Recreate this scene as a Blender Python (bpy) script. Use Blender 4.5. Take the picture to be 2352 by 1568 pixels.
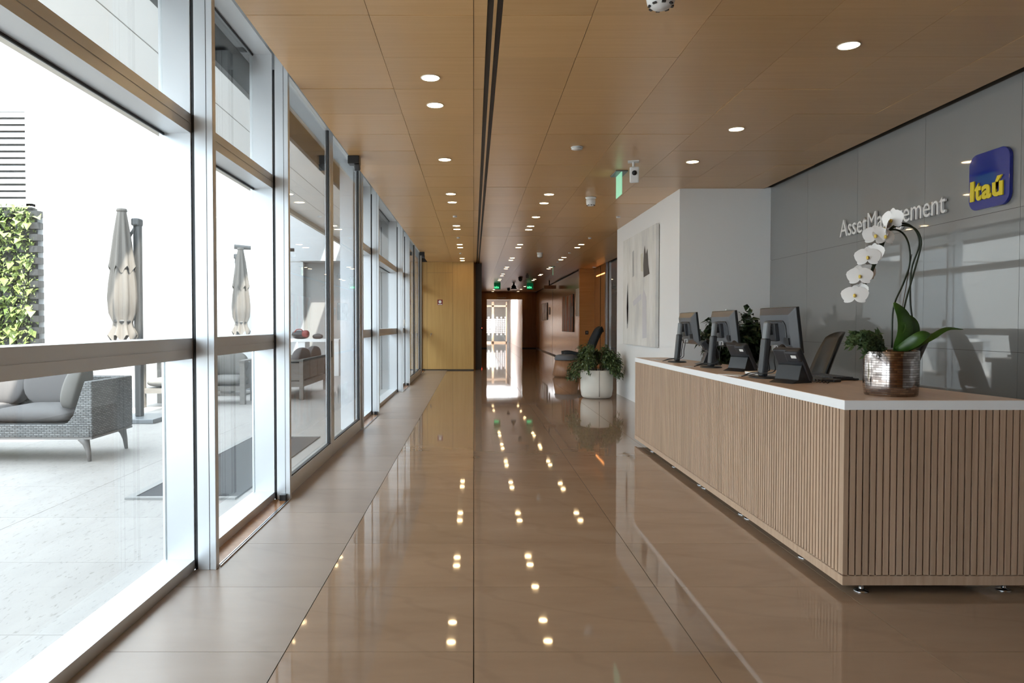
import bpy, math, random
from mathutils import Vector, Matrix

for o in list(bpy.data.objects):
    bpy.data.objects.remove(o)
SC = bpy.context.scene
COL = SC.collection
R = math.radians
rnd = random.Random(11)

# ------------------------------------------------------------------ camera
F_PX = 1650.0                    # focal length in pixels of the 2352 x 1568 frame
VPX, HORIZON, CAM_H = 1088.0, 745.0, 1.30
cam_d = bpy.data.cameras.new('camera')
cam = bpy.data.objects.new('camera', cam_d)
COL.objects.link(cam)
cam_d.sensor_width = 36.0
cam_d.lens = 36.0 * F_PX / 2352.0
PITCH = math.degrees(math.atan((784 - HORIZON) / F_PX))
cam.location = (0, 0, CAM_H)
cam.rotation_euler = (R(90 - PITCH), 0, 0)
cam_d.shift_x = (1176 - VPX) / 2352.0
cam_d.clip_start = 0.05
cam_d.clip_end = 300
SC.camera = cam

# ------------------------------------------------------------------ sky, sun, exposure
world = bpy.data.worlds.new('world')
SC.world = world
world.use_nodes = True
wn = world.node_tree.nodes
wn['Background'].inputs[0].default_value = (0.80, 0.90, 1.0, 1)
wn['Background'].inputs[1].default_value = 2.7
sun_d = bpy.data.lights.new('sun', 'SUN')
sun_d.energy = 7
sun_d.angle = R(0.6)
sun_d.color = (1.0, 0.95, 0.88)
sun = bpy.data.objects.new('sun', sun_d)
COL.objects.link(sun)
SUN_DIR = Vector((-0.34, 0.50, -1.0)).normalized()
sun.rotation_euler = SUN_DIR.to_track_quat('-Z', 'Y').to_euler()
sun.location = (6, -6, 14)

vs = SC.view_settings
vs.view_transform = 'Standard'
vs.look = 'None'
vs.exposure = 1.62
vs.gamma = 1.0
vs.use_curve_mapping = False

# ------------------------------------------------------------------ materials
MATS = {}


def mat(name, color=(0.5, 0.5, 0.5), rough=0.5, metal=0.0, spec=0.5, coat=0.0, emit=None, estr=0.0, trans=0.0):
    m = bpy.data.materials.new(name)
    m.use_nodes = True
    b = m.node_tree.nodes['Principled BSDF']
    b.inputs['Base Color'].default_value = (*color, 1)
    b.inputs['Roughness'].default_value = rough
    b.inputs['Metallic'].default_value = metal
    b.inputs['Specular IOR Level'].default_value = spec
    b.inputs['Coat Weight'].default_value = coat
    b.inputs['Coat Roughness'].default_value = 0.05
    if emit:
        b.inputs['Emission Color'].default_value = (*emit, 1)
        b.inputs['Emission Strength'].default_value = estr
    MATS[name] = m
    return m


def nodes(m):
    nt = m.node_tree
    return nt, nt.nodes, nt.links, nt.nodes['Principled BSDF']


def ramp(nd, lk, src, stops):
    r = nd.new('ShaderNodeValToRGB')
    els = r.color_ramp.elements
    els[0].position, els[0].color = stops[0][0], (*stops[0][1], 1)
    els[1].position, els[1].color = stops[-1][0], (*stops[-1][1], 1)
    for p, c in stops[1:-1]:
        e = els.new(p)
        e.color = (*c, 1)
    lk.new(src, r.inputs[0])
    return r.outputs[0]


def pos_map(nd, lk, scale, rot=(0, 0, 0)):
    g = nd.new('ShaderNodeNewGeometry')
    mp = nd.new('ShaderNodeMapping')
    mp.inputs['Scale'].default_value = scale
    mp.inputs['Rotation'].default_value = rot
    lk.new(g.outputs['Position'], mp.inputs[0])
    return mp.outputs[0]


def noise(nd, lk, vec, scale=1.0, detail=4.0, rough=0.55):
    n = nd.new('ShaderNodeTexNoise')
    n.inputs['Scale'].default_value = scale
    n.inputs['Detail'].default_value = detail
    n.inputs['Roughness'].default_value = rough
    lk.new(vec, n.inputs['Vector'])
    return n.outputs['Fac']


def mixcol(nd, lk, fac, a, b, mode='MIX'):
    m = nd.new('ShaderNodeMix')
    m.data_type = 'RGBA'
    m.blend_type = mode
    if isinstance(fac, float):
        m.inputs[0].default_value = fac
    else:
        lk.new(fac, m.inputs[0])
    for i, v in ((6, a), (7, b)):
        if isinstance(v, tuple):
            m.inputs[i].default_value = (*v, 1)
        else:
            lk.new(v, m.inputs[i])
    return m.outputs[2]


def per_piece(nd, lk, col, lo, hi):
    """multiply a colour by a value that differs from piece to piece"""
    oi = nd.new('ShaderNodeObjectInfo')
    mr = nd.new('ShaderNodeMapRange')
    mr.inputs['To Min'].default_value = lo
    mr.inputs['To Max'].default_value = hi
    lk.new(oi.outputs['Random'], mr.inputs[0])
    cc = nd.new('ShaderNodeCombineColor')
    for i in range(3):
        lk.new(mr.outputs[0], cc.inputs[i])
    return mixcol(nd, lk, 1.0, col, cc.outputs[0], 'MULTIPLY')


def bump(nd, lk, b, src, strength=0.1, dist=0.01):
    bp = nd.new('ShaderNodeBump')
    bp.inputs['Strength'].default_value = strength
    bp.inputs['Distance'].default_value = dist
    lk.new(src, bp.inputs['Height'])
    lk.new(bp.outputs[0], b.inputs['Normal'])


def wood(name, dark, light, rough, grain_scale, vary=(0.93, 1.07), spec=0.4, coat=0.0):
    m = mat(name, light, rough, spec=spec, coat=coat)
    nt, nd, lk, b = nodes(m)
    v = pos_map(nd, lk, grain_scale)
    f = noise(nd, lk, v, 1.0, 6, 0.6)
    c = ramp(nd, lk, f, [(0.3, dark), (0.7, light)])
    c = per_piece(nd, lk, c, *vary)
    lk.new(c, b.inputs['Base Color'])
    return m


wood('ceiling_wood', (0.59, 0.355, 0.155), (0.645, 0.405, 0.188), 0.30, (1.2, 26, 26), (0.95, 1.05), 0.5)
wood('wall_wood', (0.50, 0.30, 0.10), (0.57, 0.355, 0.125), 0.4, (26, 26, 1.0), (0.96, 1.04))
wood('corridor_wood', (0.26, 0.115, 0.045), (0.34, 0.16, 0.065), 0.24, (26, 26, 1.0), (0.96, 1.04))  # same wood, the lower light of the corridor put into its colour
wood('orange_wood', (0.46, 0.20, 0.06), (0.55, 0.26, 0.085), 0.28, (1.0, 1.0, 30), (0.97, 1.03))
wood('desk_oak', (0.40, 0.265, 0.175), (0.50, 0.35, 0.245), 0.42, (40, 40, 1.6), (0.91, 1.08))
wood('desk_top', (0.62, 0.42, 0.285), (0.70, 0.49, 0.34), 0.32, (30, 1.5, 30), (1, 1))
wood('stool_wood', (0.26, 0.13, 0.07), (0.34, 0.18, 0.10), 0.35, (20, 20, 1.0), (1, 1))
wood('teak_grey', (0.13, 0.115, 0.10), (0.20, 0.18, 0.16), 0.6, (4, 4, 30), (0.95, 1.05))

m = mat('stone_floor', (0.45, 0.38, 0.30), 0.07, spec=0.5)
nt, nd, lk, b = nodes(m)
v = pos_map(nd, lk, (0.8, 2.6, 1), (0, 0, R(-20)))
f = noise(nd, lk, v, 1.3, 8, 0.62)
c = ramp(nd, lk, f, [(0.28, (0.275, 0.178, 0.115)), (0.55, (0.31, 0.205, 0.135)), (0.8, (0.335, 0.23, 0.158))])
wv = nd.new('ShaderNodeTexWave')
wv.inputs['Scale'].default_value = 0.55
wv.inputs['Distortion'].default_value = 14
wv.inputs['Detail'].default_value = 4
wv.inputs['Detail Scale'].default_value = 0.7
lk.new(v, wv.inputs['Vector'])
vein = ramp(nd, lk, wv.outputs['Fac'], [(0.0, (0.82, 0.8, 0.78)), (0.05, (1, 1, 1)), (1.0, (1, 1, 1))])
c = mixcol(nd, lk, 0.25, c, vein, 'MULTIPLY')
c = per_piece(nd, lk, c, 0.95, 1.05)
lk.new(c, b.inputs['Base Color'])
rr = ramp(nd, lk, f, [(0.2, (0.02, 0.02, 0.02)), (0.8, (0.05, 0.05, 0.05))])
lk.new(rr, b.inputs['Roughness'])

m = MATS['stone_floor'].copy()
m.name = 'stone_honed'
MATS['stone_honed'] = m
b = m.node_tree.nodes['Principled BSDF']
for l_ in list(m.node_tree.links):
    if l_.to_socket == b.inputs['Roughness']:
        m.node_tree.links.remove(l_)
b.inputs['Roughness'].default_value = 0.30
hs_ = m.node_tree.nodes.new('ShaderNodeHueSaturation')
hs_.inputs['Saturation'].default_value = 0.72
hs_.inputs['Value'].default_value = 0.9
for l_ in list(m.node_tree.links):
    if l_.to_socket == b.inputs['Base Color']:
        m.node_tree.links.new(l_.from_socket, hs_.inputs['Color'])
m.node_tree.links.new(hs_.outputs[0], b.inputs['Base Color'])

m = mat('travertine', (0.74, 0.72, 0.68), 0.55)
nt, nd, lk, b = nodes(m)
v = pos_map(nd, lk, (5.5, 1.6, 1), (0, 0, R(28)))
f = noise(nd, lk, v, 1.0, 8, 0.6)
c = ramp(nd, lk, f, [(0.3, (0.285, 0.262, 0.245)), (0.7, (0.33, 0.305, 0.285))])
f2 = noise(nd, lk, v, 7.0, 5, 0.75)
pit = ramp(nd, lk, f2, [(0.37, (0.26, 0.24, 0.21)), (0.43, (1, 1, 1)), (1.0, (1, 1, 1))])
c = mixcol(nd, lk, 0.5, c, pit, 'MULTIPLY')
c = per_piece(nd, lk, c, 0.96, 1.04)
lk.new(c, b.inputs['Base Color'])

mat('joint_dark', (0.055, 0.045, 0.035), 0.8)
mat('joint_grey', (0.35, 0.34, 0.32), 0.8)
mat('aluminium', (0.66, 0.68, 0.70), 0.34, metal=0.45)
mat('gasket', (0.012, 0.012, 0.013), 0.5)
mat('white_paint', (0.82, 0.82, 0.82), 0.5)
mat('render_white', (0.47, 0.48, 0.49), 0.7)
mat('render_grey', (0.34, 0.335, 0.325), 0.75)
mat('fascia_beige', (0.52, 0.48, 0.42), 0.6)
mat('soffit_white', (0.88, 0.89, 0.89), 0.6)
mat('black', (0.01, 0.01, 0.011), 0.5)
mat('black_plastic', (0.018, 0.019, 0.021), 0.32)
mat('dark_plastic', (0.035, 0.037, 0.042), 0.38)
mat('grey_plastic', (0.17, 0.18, 0.19), 0.35)
mat('shell_grey', (0.075, 0.078, 0.085), 0.25)
mat('white_plastic', (0.75, 0.75, 0.74), 0.4)
mat('steel', (0.65, 0.66, 0.68), 0.22, metal=1.0)
mat('counter_white', (0.86, 0.86, 0.86), 0.3)
mat('grey_glass', (0.24, 0.24, 0.237), 0.015, spec=0.5, coat=0.45)
mat('sign_blue', (0.012, 0.022, 0.24), 0.05, coat=0.3)
mat('sign_yellow', (0.78, 0.62, 0.02), 0.35)
mat('letter_silver', (0.78, 0.78, 0.77), 0.3)
mat('lamp_glow', (1, 1, 1), 0.5, emit=(1.0, 0.70, 0.36), estr=13)
mat('lamp_trim', (0.9, 0.86, 0.8), 0.4)
mat('fabric_taupe', (0.10, 0.092, 0.09), 0.85)
mat('leg_taupe', (0.16, 0.148, 0.14), 0.5)
mat('fabric_light', (0.15, 0.14, 0.128), 0.85)
mat('fabric_navy', (0.018, 0.026, 0.036), 0.75)
mat('fabric_grey', (0.13, 0.14, 0.16), 0.85)
mat('canvas_taupe', (0.15, 0.132, 0.115), 0.85)
mat('mast_grey', (0.06, 0.058, 0.056), 0.5)
mat('pot_cream', (0.66, 0.62, 0.55), 0.5)
mat('pot_dark', (0.028, 0.028, 0.028), 0.5)
mat('soil', (0.03, 0.022, 0.015), 0.9)
mat('stem_green', (0.014, 0.022, 0.008), 0.45)
mat('bark', (0.10, 0.07, 0.045), 0.8)
mat('petal_white', (0.86, 0.84, 0.82), 0.5)
mat('lip_yellow', (0.72, 0.52, 0.10), 0.5)
mat('mat_grey', (0.045, 0.045, 0.048), 0.95)
mat('mat_frame', (0.22, 0.215, 0.205), 0.5)
mat('red', (0.35, 0.03, 0.03), 0.5)
mat('maroon', (0.22, 0.035, 0.03), 0.5)
mat('paper', (0.80, 0.79, 0.77), 0.6)
mat('exit_green', (0.004, 0.09, 0.03), 0.3, emit=(0.0, 0.5, 0.16), estr=0.03)
mat('exit_acrylic', (0.45, 0.80, 0.60), 0.15, emit=(0.3, 1.0, 0.6), estr=0.12)
mat('exit_text', (0.1, 0.9, 0.4), 0.4, emit=(0.1, 1.0, 0.4), estr=0.6)
mat('led_red', (0.8, 0.02, 0.02), 0.4, emit=(1, 0.05, 0.03), estr=4)
mat('frost', (0.86, 0.88, 0.90), 0.7)
mat('pale_wood', (0.72, 0.55, 0.38), 0.4)
mat('reflection_glow', (1, 1, 1), 0.5, emit=(1.0, 0.36, 0.09), estr=1.6)  # emission standing in for a lamp reflected in varnished wood
mat('pillar_grey', (0.045, 0.047, 0.052), 0.35)


def leafmat(name, c1, c2, rough=0.45, scale=6.0):
    m = mat(name, c1, rough)
    nt, nd, lk, b = nodes(m)
    v = pos_map(nd, lk, (1, 1, 1))
    f = noise(nd, lk, v, scale, 3)
    c = ramp(nd, lk, f, [(0.35, c1), (0.65, c2)])
    lk.new(c, b.inputs['Base Color'])
    b.inputs['Subsurface Weight'].default_value = 0.0
    return m


leafmat('leaf_fig', (0.024, 0.048, 0.014), (0.10, 0.15, 0.05), 0.35, 14)
leafmat('leaf_dark', (0.010, 0.022, 0.008), (0.035, 0.060, 0.020), 0.35, 10)
leafmat('leaf_wall', (0.07, 0.115, 0.022), (0.215, 0.27, 0.075), 0.5, 2.2)
leafmat('leaf_orchid', (0.025, 0.070, 0.010), (0.055, 0.13, 0.02), 0.3, 12)
leafmat('leaf_fern', (0.025, 0.055, 0.016), (0.07, 0.11, 0.035), 0.5, 20)

# window glass: clear with fresnel reflections
m = bpy.data.materials.new('clear_glass')
m.use_nodes = True
nt = m.node_tree
nt.nodes.clear()
out = nt.nodes.new('ShaderNodeOutputMaterial')
mx = nt.nodes.new('ShaderNodeMixShader')
tr = nt.nodes.new('ShaderNodeBsdfTransparent')
tr.inputs[0].default_value = (0.94, 0.965, 0.96, 1)
gl = nt.nodes.new('ShaderNodeBsdfGlossy')
gl.inputs['Roughness'].default_value = 0.0
lw = nt.nodes.new('ShaderNodeLayerWeight')
lw.inputs['Blend'].default_value = 0.5
pw = nt.nodes.new('ShaderNodeMath')
pw.operation = 'POWER'
pw.inputs[1].default_value = 5.0
nt.links.new(lw.outputs['Facing'], pw.inputs[0])
ml = nt.nodes.new('ShaderNodeMath')
ml.operation = 'MULTIPLY_ADD'
ml.inputs[1].default_value = 0.96
ml.inputs[2].default_value = 0.04
nt.links.new(pw.outputs[0], ml.inputs[0])
nt.links.new(ml.outputs[0], mx.inputs[0])
nt.links.new(tr.outputs[0], mx.inputs[1])
nt.links.new(gl.outputs[0], mx.inputs[2])
nt.links.new(mx.outputs[0], out.inputs[0])
MATS['clear_glass'] = m

# woven rattan
m = mat('rattan', (0.3, 0.3, 0.3), 0.6)
nt, nd, lk, b = nodes(m)
g = nd.new('ShaderNodeNewGeometry')
sx = nd.new('ShaderNodeSeparateXYZ')
lk.new(g.outputs['Position'], sx.inputs[0])
ad = nd.new('ShaderNodeMath')
ad.operation = 'ADD'
lk.new(sx.outputs[0], ad.inputs[0])
lk.new(sx.outputs[1], ad.inputs[1])
cb = nd.new('ShaderNodeCombineXYZ')
lk.new(ad.outputs[0], cb.inputs[0])
lk.new(sx.outputs[2], cb.inputs[1])
bt = nd.new('ShaderNodeTexBrick')
bt.inputs['Scale'].default_value = 1.0
bt.inputs['Brick Width'].default_value = 0.05
bt.inputs['Row Height'].default_value = 0.017
bt.inputs['Mortar Size'].default_value = 0.004
bt.inputs['Mortar Smooth'].default_value = 0.6
bt.inputs['Color1'].default_value = (0.13, 0.13, 0.128, 1)
bt.inputs['Color2'].default_value = (0.23, 0.23, 0.225, 1)
bt.inputs['Mortar'].default_value = (0.035, 0.035, 0.036, 1)
lk.new(cb.outputs[0], bt.inputs['Vector'])
lk.new(bt.outputs['Color'], b.inputs['Base Color'])
iv = nd.new('ShaderNodeMath')
iv.operation = 'SUBTRACT'
iv.inputs[0].default_value = 1.0
lk.new(bt.outputs['Fac'], iv.inputs[1])
bump(nd, lk, b, iv.outputs[0], 0.7, 0.006)

# mirror mosaic pot
m = mat('mirror_mosaic', (0.36, 0.31, 0.29), 0.12, metal=1.0)
nt, nd, lk, b = nodes(m)
tc = nd.new('ShaderNodeTexCoord')
sx = nd.new('ShaderNodeSeparateXYZ')
lk.new(tc.outputs['Object'], sx.inputs[0])
at = nd.new('ShaderNodeMath')
at.operation = 'ARCTAN2'
lk.new(sx.outputs[1], at.inputs[0])
lk.new(sx.outputs[0], at.inputs[1])
cb = nd.new('ShaderNodeCombineXYZ')
lk.new(at.outputs[0], cb.inputs[0])
lk.new(sx.outputs[2], cb.inputs[1])
bt = nd.new('ShaderNodeTexBrick')
bt.inputs['Scale'].default_value = 1.0
bt.inputs['Brick Width'].default_value = 0.22
bt.inputs['Row Height'].default_value = 0.012
bt.inputs['Mortar Size'].default_value = 0.0008
bt.inputs['Color1'].default_value = (0.22, 0.18, 0.165, 1)
bt.inputs['Color2'].default_value = (0.55, 0.49, 0.46, 1)
bt.inputs['Mortar'].default_value = (0.05, 0.04, 0.04, 1)
lk.new(cb.outputs[0], bt.inputs['Vector'])
lk.new(bt.outputs['Color'], b.inputs['Base Color'])
bump(nd, lk, b, bt.outputs['Color'], 0.35, 0.004)

# abstract pale canvas
m = mat('art_canvas', (0.75, 0.75, 0.73), 0.7)
nt, nd, lk, b = nodes(m)
v = pos_map(nd, lk, (1, 1.3, 0.55))
f = noise(nd, lk, v, 1.5, 5, 0.6)
c = ramp(nd, lk, f, [(0.30, (0.52, 0.52, 0.53)), (0.48, (0.68, 0.67, 0.64)), (0.62, (0.76, 0.755, 0.74)), (0.8, (0.70, 0.66, 0.58))])
lk.new(c, b.inputs['Base Color'])


def stripes(name, pal, scale):
    m = mat(name, pal[0], 0.5)
    nt, nd, lk, b = nodes(m)
    v = pos_map(nd, lk, scale)
    vo = nd.new('ShaderNodeTexVoronoi')
    vo.distance = 'CHEBYCHEV'
    vo.inputs['Scale'].default_value = 1.0
    lk.new(v, vo.inputs['Vector'])
    sp = nd.new('ShaderNodeSeparateColor')
    lk.new(vo.outputs['Color'], sp.inputs[0])
    r = nd.new('ShaderNodeValToRGB')
    r.color_ramp.interpolation = 'CONSTANT'
    els = r.color_ramp.elements
    els[0].color = (*pal[0], 1)
    els[1].position = 1.0 / len(pal)
    els[1].color = (*pal[1], 1)
    for i in range(2, len(pal)):
        e = els.new(i / len(pal))
        e.color = (*pal[i], 1)
    lk.new(sp.outputs[0], r.inputs[0])
    lk.new(r.outputs[0], b.inputs['Base Color'])
    return m


stripes('art_stripes', [(0.42, 0.12, 0.05), (0.30, 0.24, 0.20), (0.10, 0.05, 0.04), (0.48, 0.36, 0.28), (0.5, 0.17, 0.08)], (1, 2.8, 1.2))
stripes('art_small', [(0.42, 0.40, 0.38), (0.55, 0.52, 0.48), (0.25, 0.16, 0.12), (0.6, 0.58, 0.55)], (1, 2.6, 1.6))


# ------------------------------------------------------------------ geometry helpers
class MB:
    def __init__(self):
        self.v, self.f = [], []

    def add(self, vs, fs):
        n = len(self.v)
        self.v += [tuple(p) for p in vs]
        self.f += [tuple(i + n for i in f) for f in fs]
        return self

    def box(self, x0, x1, y0, y1, z0, z1):
        vs = [(x, y, z) for z in (z0, z1) for y in (y0, y1) for x in (x0, x1)]
        return self.add(vs, [(0, 2, 3, 1), (4, 5, 7, 6), (0, 1, 5, 4), (2, 6, 7, 3), (0, 4, 6, 2), (1, 3, 7, 5)])

    def obox(self, c, sx, sy, sz, M=None):
        M = M or Matrix.Identity(3)
        c = Vector(c)
        vs = [c + M @ Vector((x * sx / 2, y * sy / 2, z * sz / 2)) for z in (-1, 1) for y in (-1, 1) for x in (-1, 1)]
        return self.add(vs, [(0, 2, 3, 1), (4, 5, 7, 6), (0, 1, 5, 4), (2, 6, 7, 3), (0, 4, 6, 2), (1, 3, 7, 5)])

    def prism(self, poly, z0, z1, M=None):
        """polygon (counter clockwise in xy) extruded along z, then moved by the 4x4 matrix M"""
        n = len(poly)
        vs = [Vector((x, y, z0)) for x, y in poly] + [Vector((x, y, z1)) for x, y in poly]
        if M is not None:
            vs = [M @ p for p in vs]
        fs = [tuple(range(n - 1, -1, -1)), tuple(range(n, 2 * n))]
        fs += [(i, (i + 1) % n, n + (i + 1) % n, n + i) for i in range(n)]
        return self.add(vs, fs)

    def lathe(self, prof, c=(0, 0, 0), n=32, sx=1.0, sy=1.0):
        vs, fs = [], []
        for r, z in prof:
            for k in range(n):
                a = 2 * math.pi * k / n
                vs.append((c[0] + r * sx * math.cos(a), c[1] + r * sy * math.sin(a), c[2] + z))
        for i in range(len(prof) - 1):
            for k in range(n):
                k2 = (k + 1) % n
                fs.append((i * n + k, i * n + k2, (i + 1) * n + k2, (i + 1) * n + k))
        if prof[0][0] > 1e-6:
            fs.append(tuple(range(n - 1, -1, -1)))
        if prof[-1][0] > 1e-6:
            fs.append(tuple((len(prof) - 1) * n + k for k in range(n)))
        return self.add(vs, fs)

    def tube(self, pts, r, n=8, flat=1.0):
        pts = [Vector(p) for p in pts]
        rs = r if isinstance(r, (list, tuple)) else [r] * len(pts)
        vs, fs = [], []
        up = None
        for i, p in enumerate(pts):
            d = (pts[min(i + 1, len(pts) - 1)] - pts[max(i - 1, 0)]).normalized()
            if up is None:
                up = Vector((0, 0, 1)) if abs(d.z) < 0.9 else Vector((0, 1, 0))
            s = d.cross(up)
            if s.length < 1e-5:
                s = d.cross(Vector((1, 0, 0)))
            s.normalize()
            up = s.cross(d).normalized()
            for k in range(n):
                a = 2 * math.pi * k / n
                vs.append(p + s * rs[i] * math.cos(a) + up * rs[i] * flat * math.sin(a))
        for i in range(len(pts) - 1):
            for k in range(n):
                k2 = (k + 1) % n
                fs.append((i * n + k, i * n + k2, (i + 1) * n + k2, (i + 1) * n + k))
        fs.append(tuple(range(n - 1, -1, -1)))
        fs.append(tuple((len(pts) - 1) * n + k for k in range(n)))
        return self.add(vs, fs)

    def pillow(self, c, sx, sy, sz, M=None, p=3.2, nu=28, nv=12):
        """soft cushion: a superellipsoid"""
        M = M or Matrix.Identity(3)
        c = Vector(c)

        def s(w, e):
            return math.copysign(abs(w) ** e, w)
        e = 2.0 / p
        vs, fs = [], []
        for j in range(nv + 1):
            ph = -math.pi / 2 + math.pi * j / nv
            for i in range(nu):
                th = 2 * math.pi * i / nu
                q = Vector((sx / 2 * s(math.cos(ph), 0.75) * s(math.cos(th), e),
                            sy / 2 * s(math.cos(ph), 0.75) * s(math.sin(th), e),
                            sz / 2 * s(math.sin(ph), 0.9)))
                vs.append(c + M @ q)
        for j in range(nv):
            for i in range(nu):
                i2 = (i + 1) % nu
                fs.append((j * nu + i, j * nu + i2, (j + 1) * nu + i2, (j + 1) * nu + i))
        return self.add(vs, fs)

    def leaf(self, base, d, up, L, W, droop=0.25):
        d = Vector(d).normalized()
        s = d.cross(Vector(up))
        if s.length < 1e-4:
            s = d.cross(Vector((1, 0.2, 0)))
        s.normalize()
        u = s.cross(d)
        b = Vector(base)
        p1 = b + d * L * 0.5 + u * L * 0.06
        p2 = b + d * L - u * L * droop
        vs = [b, p1 + s * W / 2 + u * W * 0.12, p2, p1 - s * W / 2 + u * W * 0.12, p1]
        return self.add(vs, [(0, 4, 1), (1, 4, 2), (0, 3, 4), (4, 3, 2)])

    def build(self, name, material, parent=None, smooth=False, bevel=0.0, loc=None, kind=None):
        me = bpy.data.meshes.new(name)
        me.from_pydata(self.v, [], self.f)
        me.materials.append(MATS[material])
        me.validate()
        if smooth:
            me.polygons.foreach_set('use_smooth', [True] * len(me.polygons))
        me.update()
        o = bpy.data.objects.new(name, me)
        COL.objects.link(o)
        if parent is not None:
            o.parent = parent
        if loc is not None:
            o.location = loc
        if bevel > 0:
            bv = o.modifiers.new('bevel', 'BEVEL')
            bv.width = bevel
            bv.segments = 2
            bv.limit_method = 'ANGLE'
            bv.angle_limit = R(35)
        if kind:
            o['kind'] = kind
        return o


def rotz(a):
    return Matrix.Rotation(a, 3, 'Z')


def empty(name, loc=(0, 0, 0), rz=0.0, label=None, cat=None, group=None, kind=None):
    o = bpy.data.objects.new(name, None)
    COL.objects.link(o)
    o.location = loc
    o.rotation_euler = (0, 0, rz)
    o.empty_display_size = 0.1
    return tag(o, label, cat, group, kind)


def tag(o, label=None, cat=None, group=None, kind=None):
    if label:
        o['label'] = label
    if cat:
        o['category'] = cat
    if group:
        o['group'] = group
    if kind:
        o['kind'] = kind
    return o


def struct(o, label, cat):
    return tag(o, label, cat, kind='structure')


def copy_tree(o, parent=None):
    c = o.copy()
    COL.objects.link(c)
    c.parent = parent
    for ch in list(o.children):
        copy_tree(ch, c)
    return c


def dup(o, parent, loc):
    c = o.copy()
    COL.objects.link(c)
    c.parent = parent
    c.location = loc
    return c


def smooth_pts(pts, n=6):
    """Catmull-Rom through the points"""
    P = [Vector(p) for p in pts]
    P = [P[0] * 2 - P[1]] + P + [P[-1] * 2 - P[-2]]
    res = []
    for i in range(1, len(P) - 2):
        for k in range(n):
            t = k / n
            a, b, c, d = P[i - 1], P[i], P[i + 1], P[i + 2]
            res.append(0.5 * ((2 * b) + (c - a) * t + (2 * a - 5 * b + 4 * c - d) * t * t + (3 * b - a - 3 * c + d) * t ** 3))
    res.append(P[-2])
    return res


def ceil_pt(px, py, z):
    """point at height z seen at a pixel"""
    t = math.atan((784 - py) / F_PX) - R(PITCH)
    Y = (z - CAM_H) / math.tan(t)
    dep = Y * math.cos(R(PITCH)) - (z - CAM_H) * math.sin(R(PITCH))
    return (px - VPX) / F_PX * dep, Y


# ------------------------------------------------------------------ dimensions (metres)
HC = 3.07                 # ceiling height
XG, XM, XD = -1.645, -1.48, -1.365   # glass line, mullion inner face, door frame inner face
XW = 3.88                 # grey glass wall
HEAD = 3.33
PITCH_T, Y_T0 = 0.7057, 2.826
Y_END = 20.4              # wood end wall
Y_BACK = -1.6
Y_PORTAL = 39.0
Y_FAR = 51.0

# ------------------------------------------------------------------ floor
fl = MB().box(XM, XW + 0.02, Y_BACK, Y_FAR + 2.5, -0.12, -0.004).build('floor', 'joint_dark')
struct(fl, 'polished beige stone floor of the lobby and corridor', 'floor')
xs = [XM, -0.75, 0.0, 0.90, 1.80, 2.705, 3.61, XW + 0.02]
tiles = {}
far = MB()
far_h = MB()
for k in range(-12, 71):
    y0, y1 = Y_T0 + PITCH_T * k, Y_T0 + PITCH_T * (k + 1)
    if y1 > Y_FAR + 2.5:
        break
    for i in range(len(xs) - 1):
        w = xs[i + 1] - xs[i]
        if -2 <= k <= 16:
            if i not in tiles:
                tiles[i] = MB().box(0.002, w - 0.002, 0.0013, PITCH_T - 0.0013, -0.004, 0.0).build('tile', 'stone_honed' if i == 0 else 'stone_floor', fl, loc=(xs[i], y0, 0))
            else:
                dup(tiles[i], fl, (xs[i], y0, 0))
        else:
            (far_h if i == 0 else far).box(xs[i] + 0.002, xs[i + 1] - 0.002, y0 + 0.0013, y1 - 0.0013, -0.004, 0.0)
far.build('tile_field', 'stone_floor', fl, kind='stuff')
far_h.build('tile_field', 'stone_honed', fl, kind='stuff')

# ------------------------------------------------------------------ ceiling
ce = MB()
ce.box(-1.31, XW - 0.09, Y_BACK, Y_PORTAL + 0.3, HC + 0.03, HC + 0.10)
ce = ce.build('ceiling', 'joint_dark')
struct(ce, 'wood panelled ceiling with a long black double air slot', 'ceiling')
cx_left = [-1.31, -0.60, 0.0, 0.078]
cx_right = [0.162, 0.68, 1.357, 2.03, 2.705, 3.38, XW - 0.09]
P_C, Y_C0 = 0.644, 4.163
panels = {}
farp = MB()
edges = [(cx_left[i], cx_left[i + 1]) for i in range(3)] + [(0.114, 0.128)] + [(cx_right[i], cx_right[i + 1]) for i in range(6)]
kmax = int((Y_PORTAL - Y_C0) / P_C) + 1
for k in range(-15, kmax):
    y0 = Y_C0 + P_C * k
    y1 = min(y0 + P_C, Y_PORTAL)
    for i, (a, bb) in enumerate(edges):
        if -3 <= k <= 15 and i != 3:
            g = 0.0018
            if i not in panels:
                panels[i] = MB().box(g, bb - a - g, 0.0014, P_C - 0.0014, 0, 0.025).build('ceiling_panel', 'ceiling_wood', ce, loc=(a, y0, HC))
                o = panels[i]
            else:
                o = dup(panels[i], ce, (a, y0, HC))
            o.location.z = HC + rnd.uniform(0, 0.0035)
            o.rotation_euler = (rnd.uniform(-0.0015, 0.0015), rnd.uniform(-0.0015, 0.0015), 0)
        elif i != 3:
            farp.box(a + 0.0018, bb - 0.0018, y0 + 0.0014, y1 - 0.0014, HC, HC + 0.025)
farp.build('ceiling_panel_field', 'ceiling_wood', ce, kind='stuff')
MB().box(-1.312, -1.302, Y_BACK, Y_END, HC + 0.028, HC + 0.36).build('edge_closure', 'aluminium', ce)
MB().box(-1.31, -1.30, 20.3, Y_END + 0.02, HC, HC + 0.36).build('edge_end', 'aluminium', ce)
MB().box(0.112, 0.130, Y_BACK, Y_PORTAL, HC - 0.002, HC + 0.028).build('slot_divider', 'ceiling_wood', ce)
MB().box(0.0785, 0.112, Y_BACK, Y_PORTAL, HC + 0.012, HC + 0.028).build('air_slot', 'gasket', ce)
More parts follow.
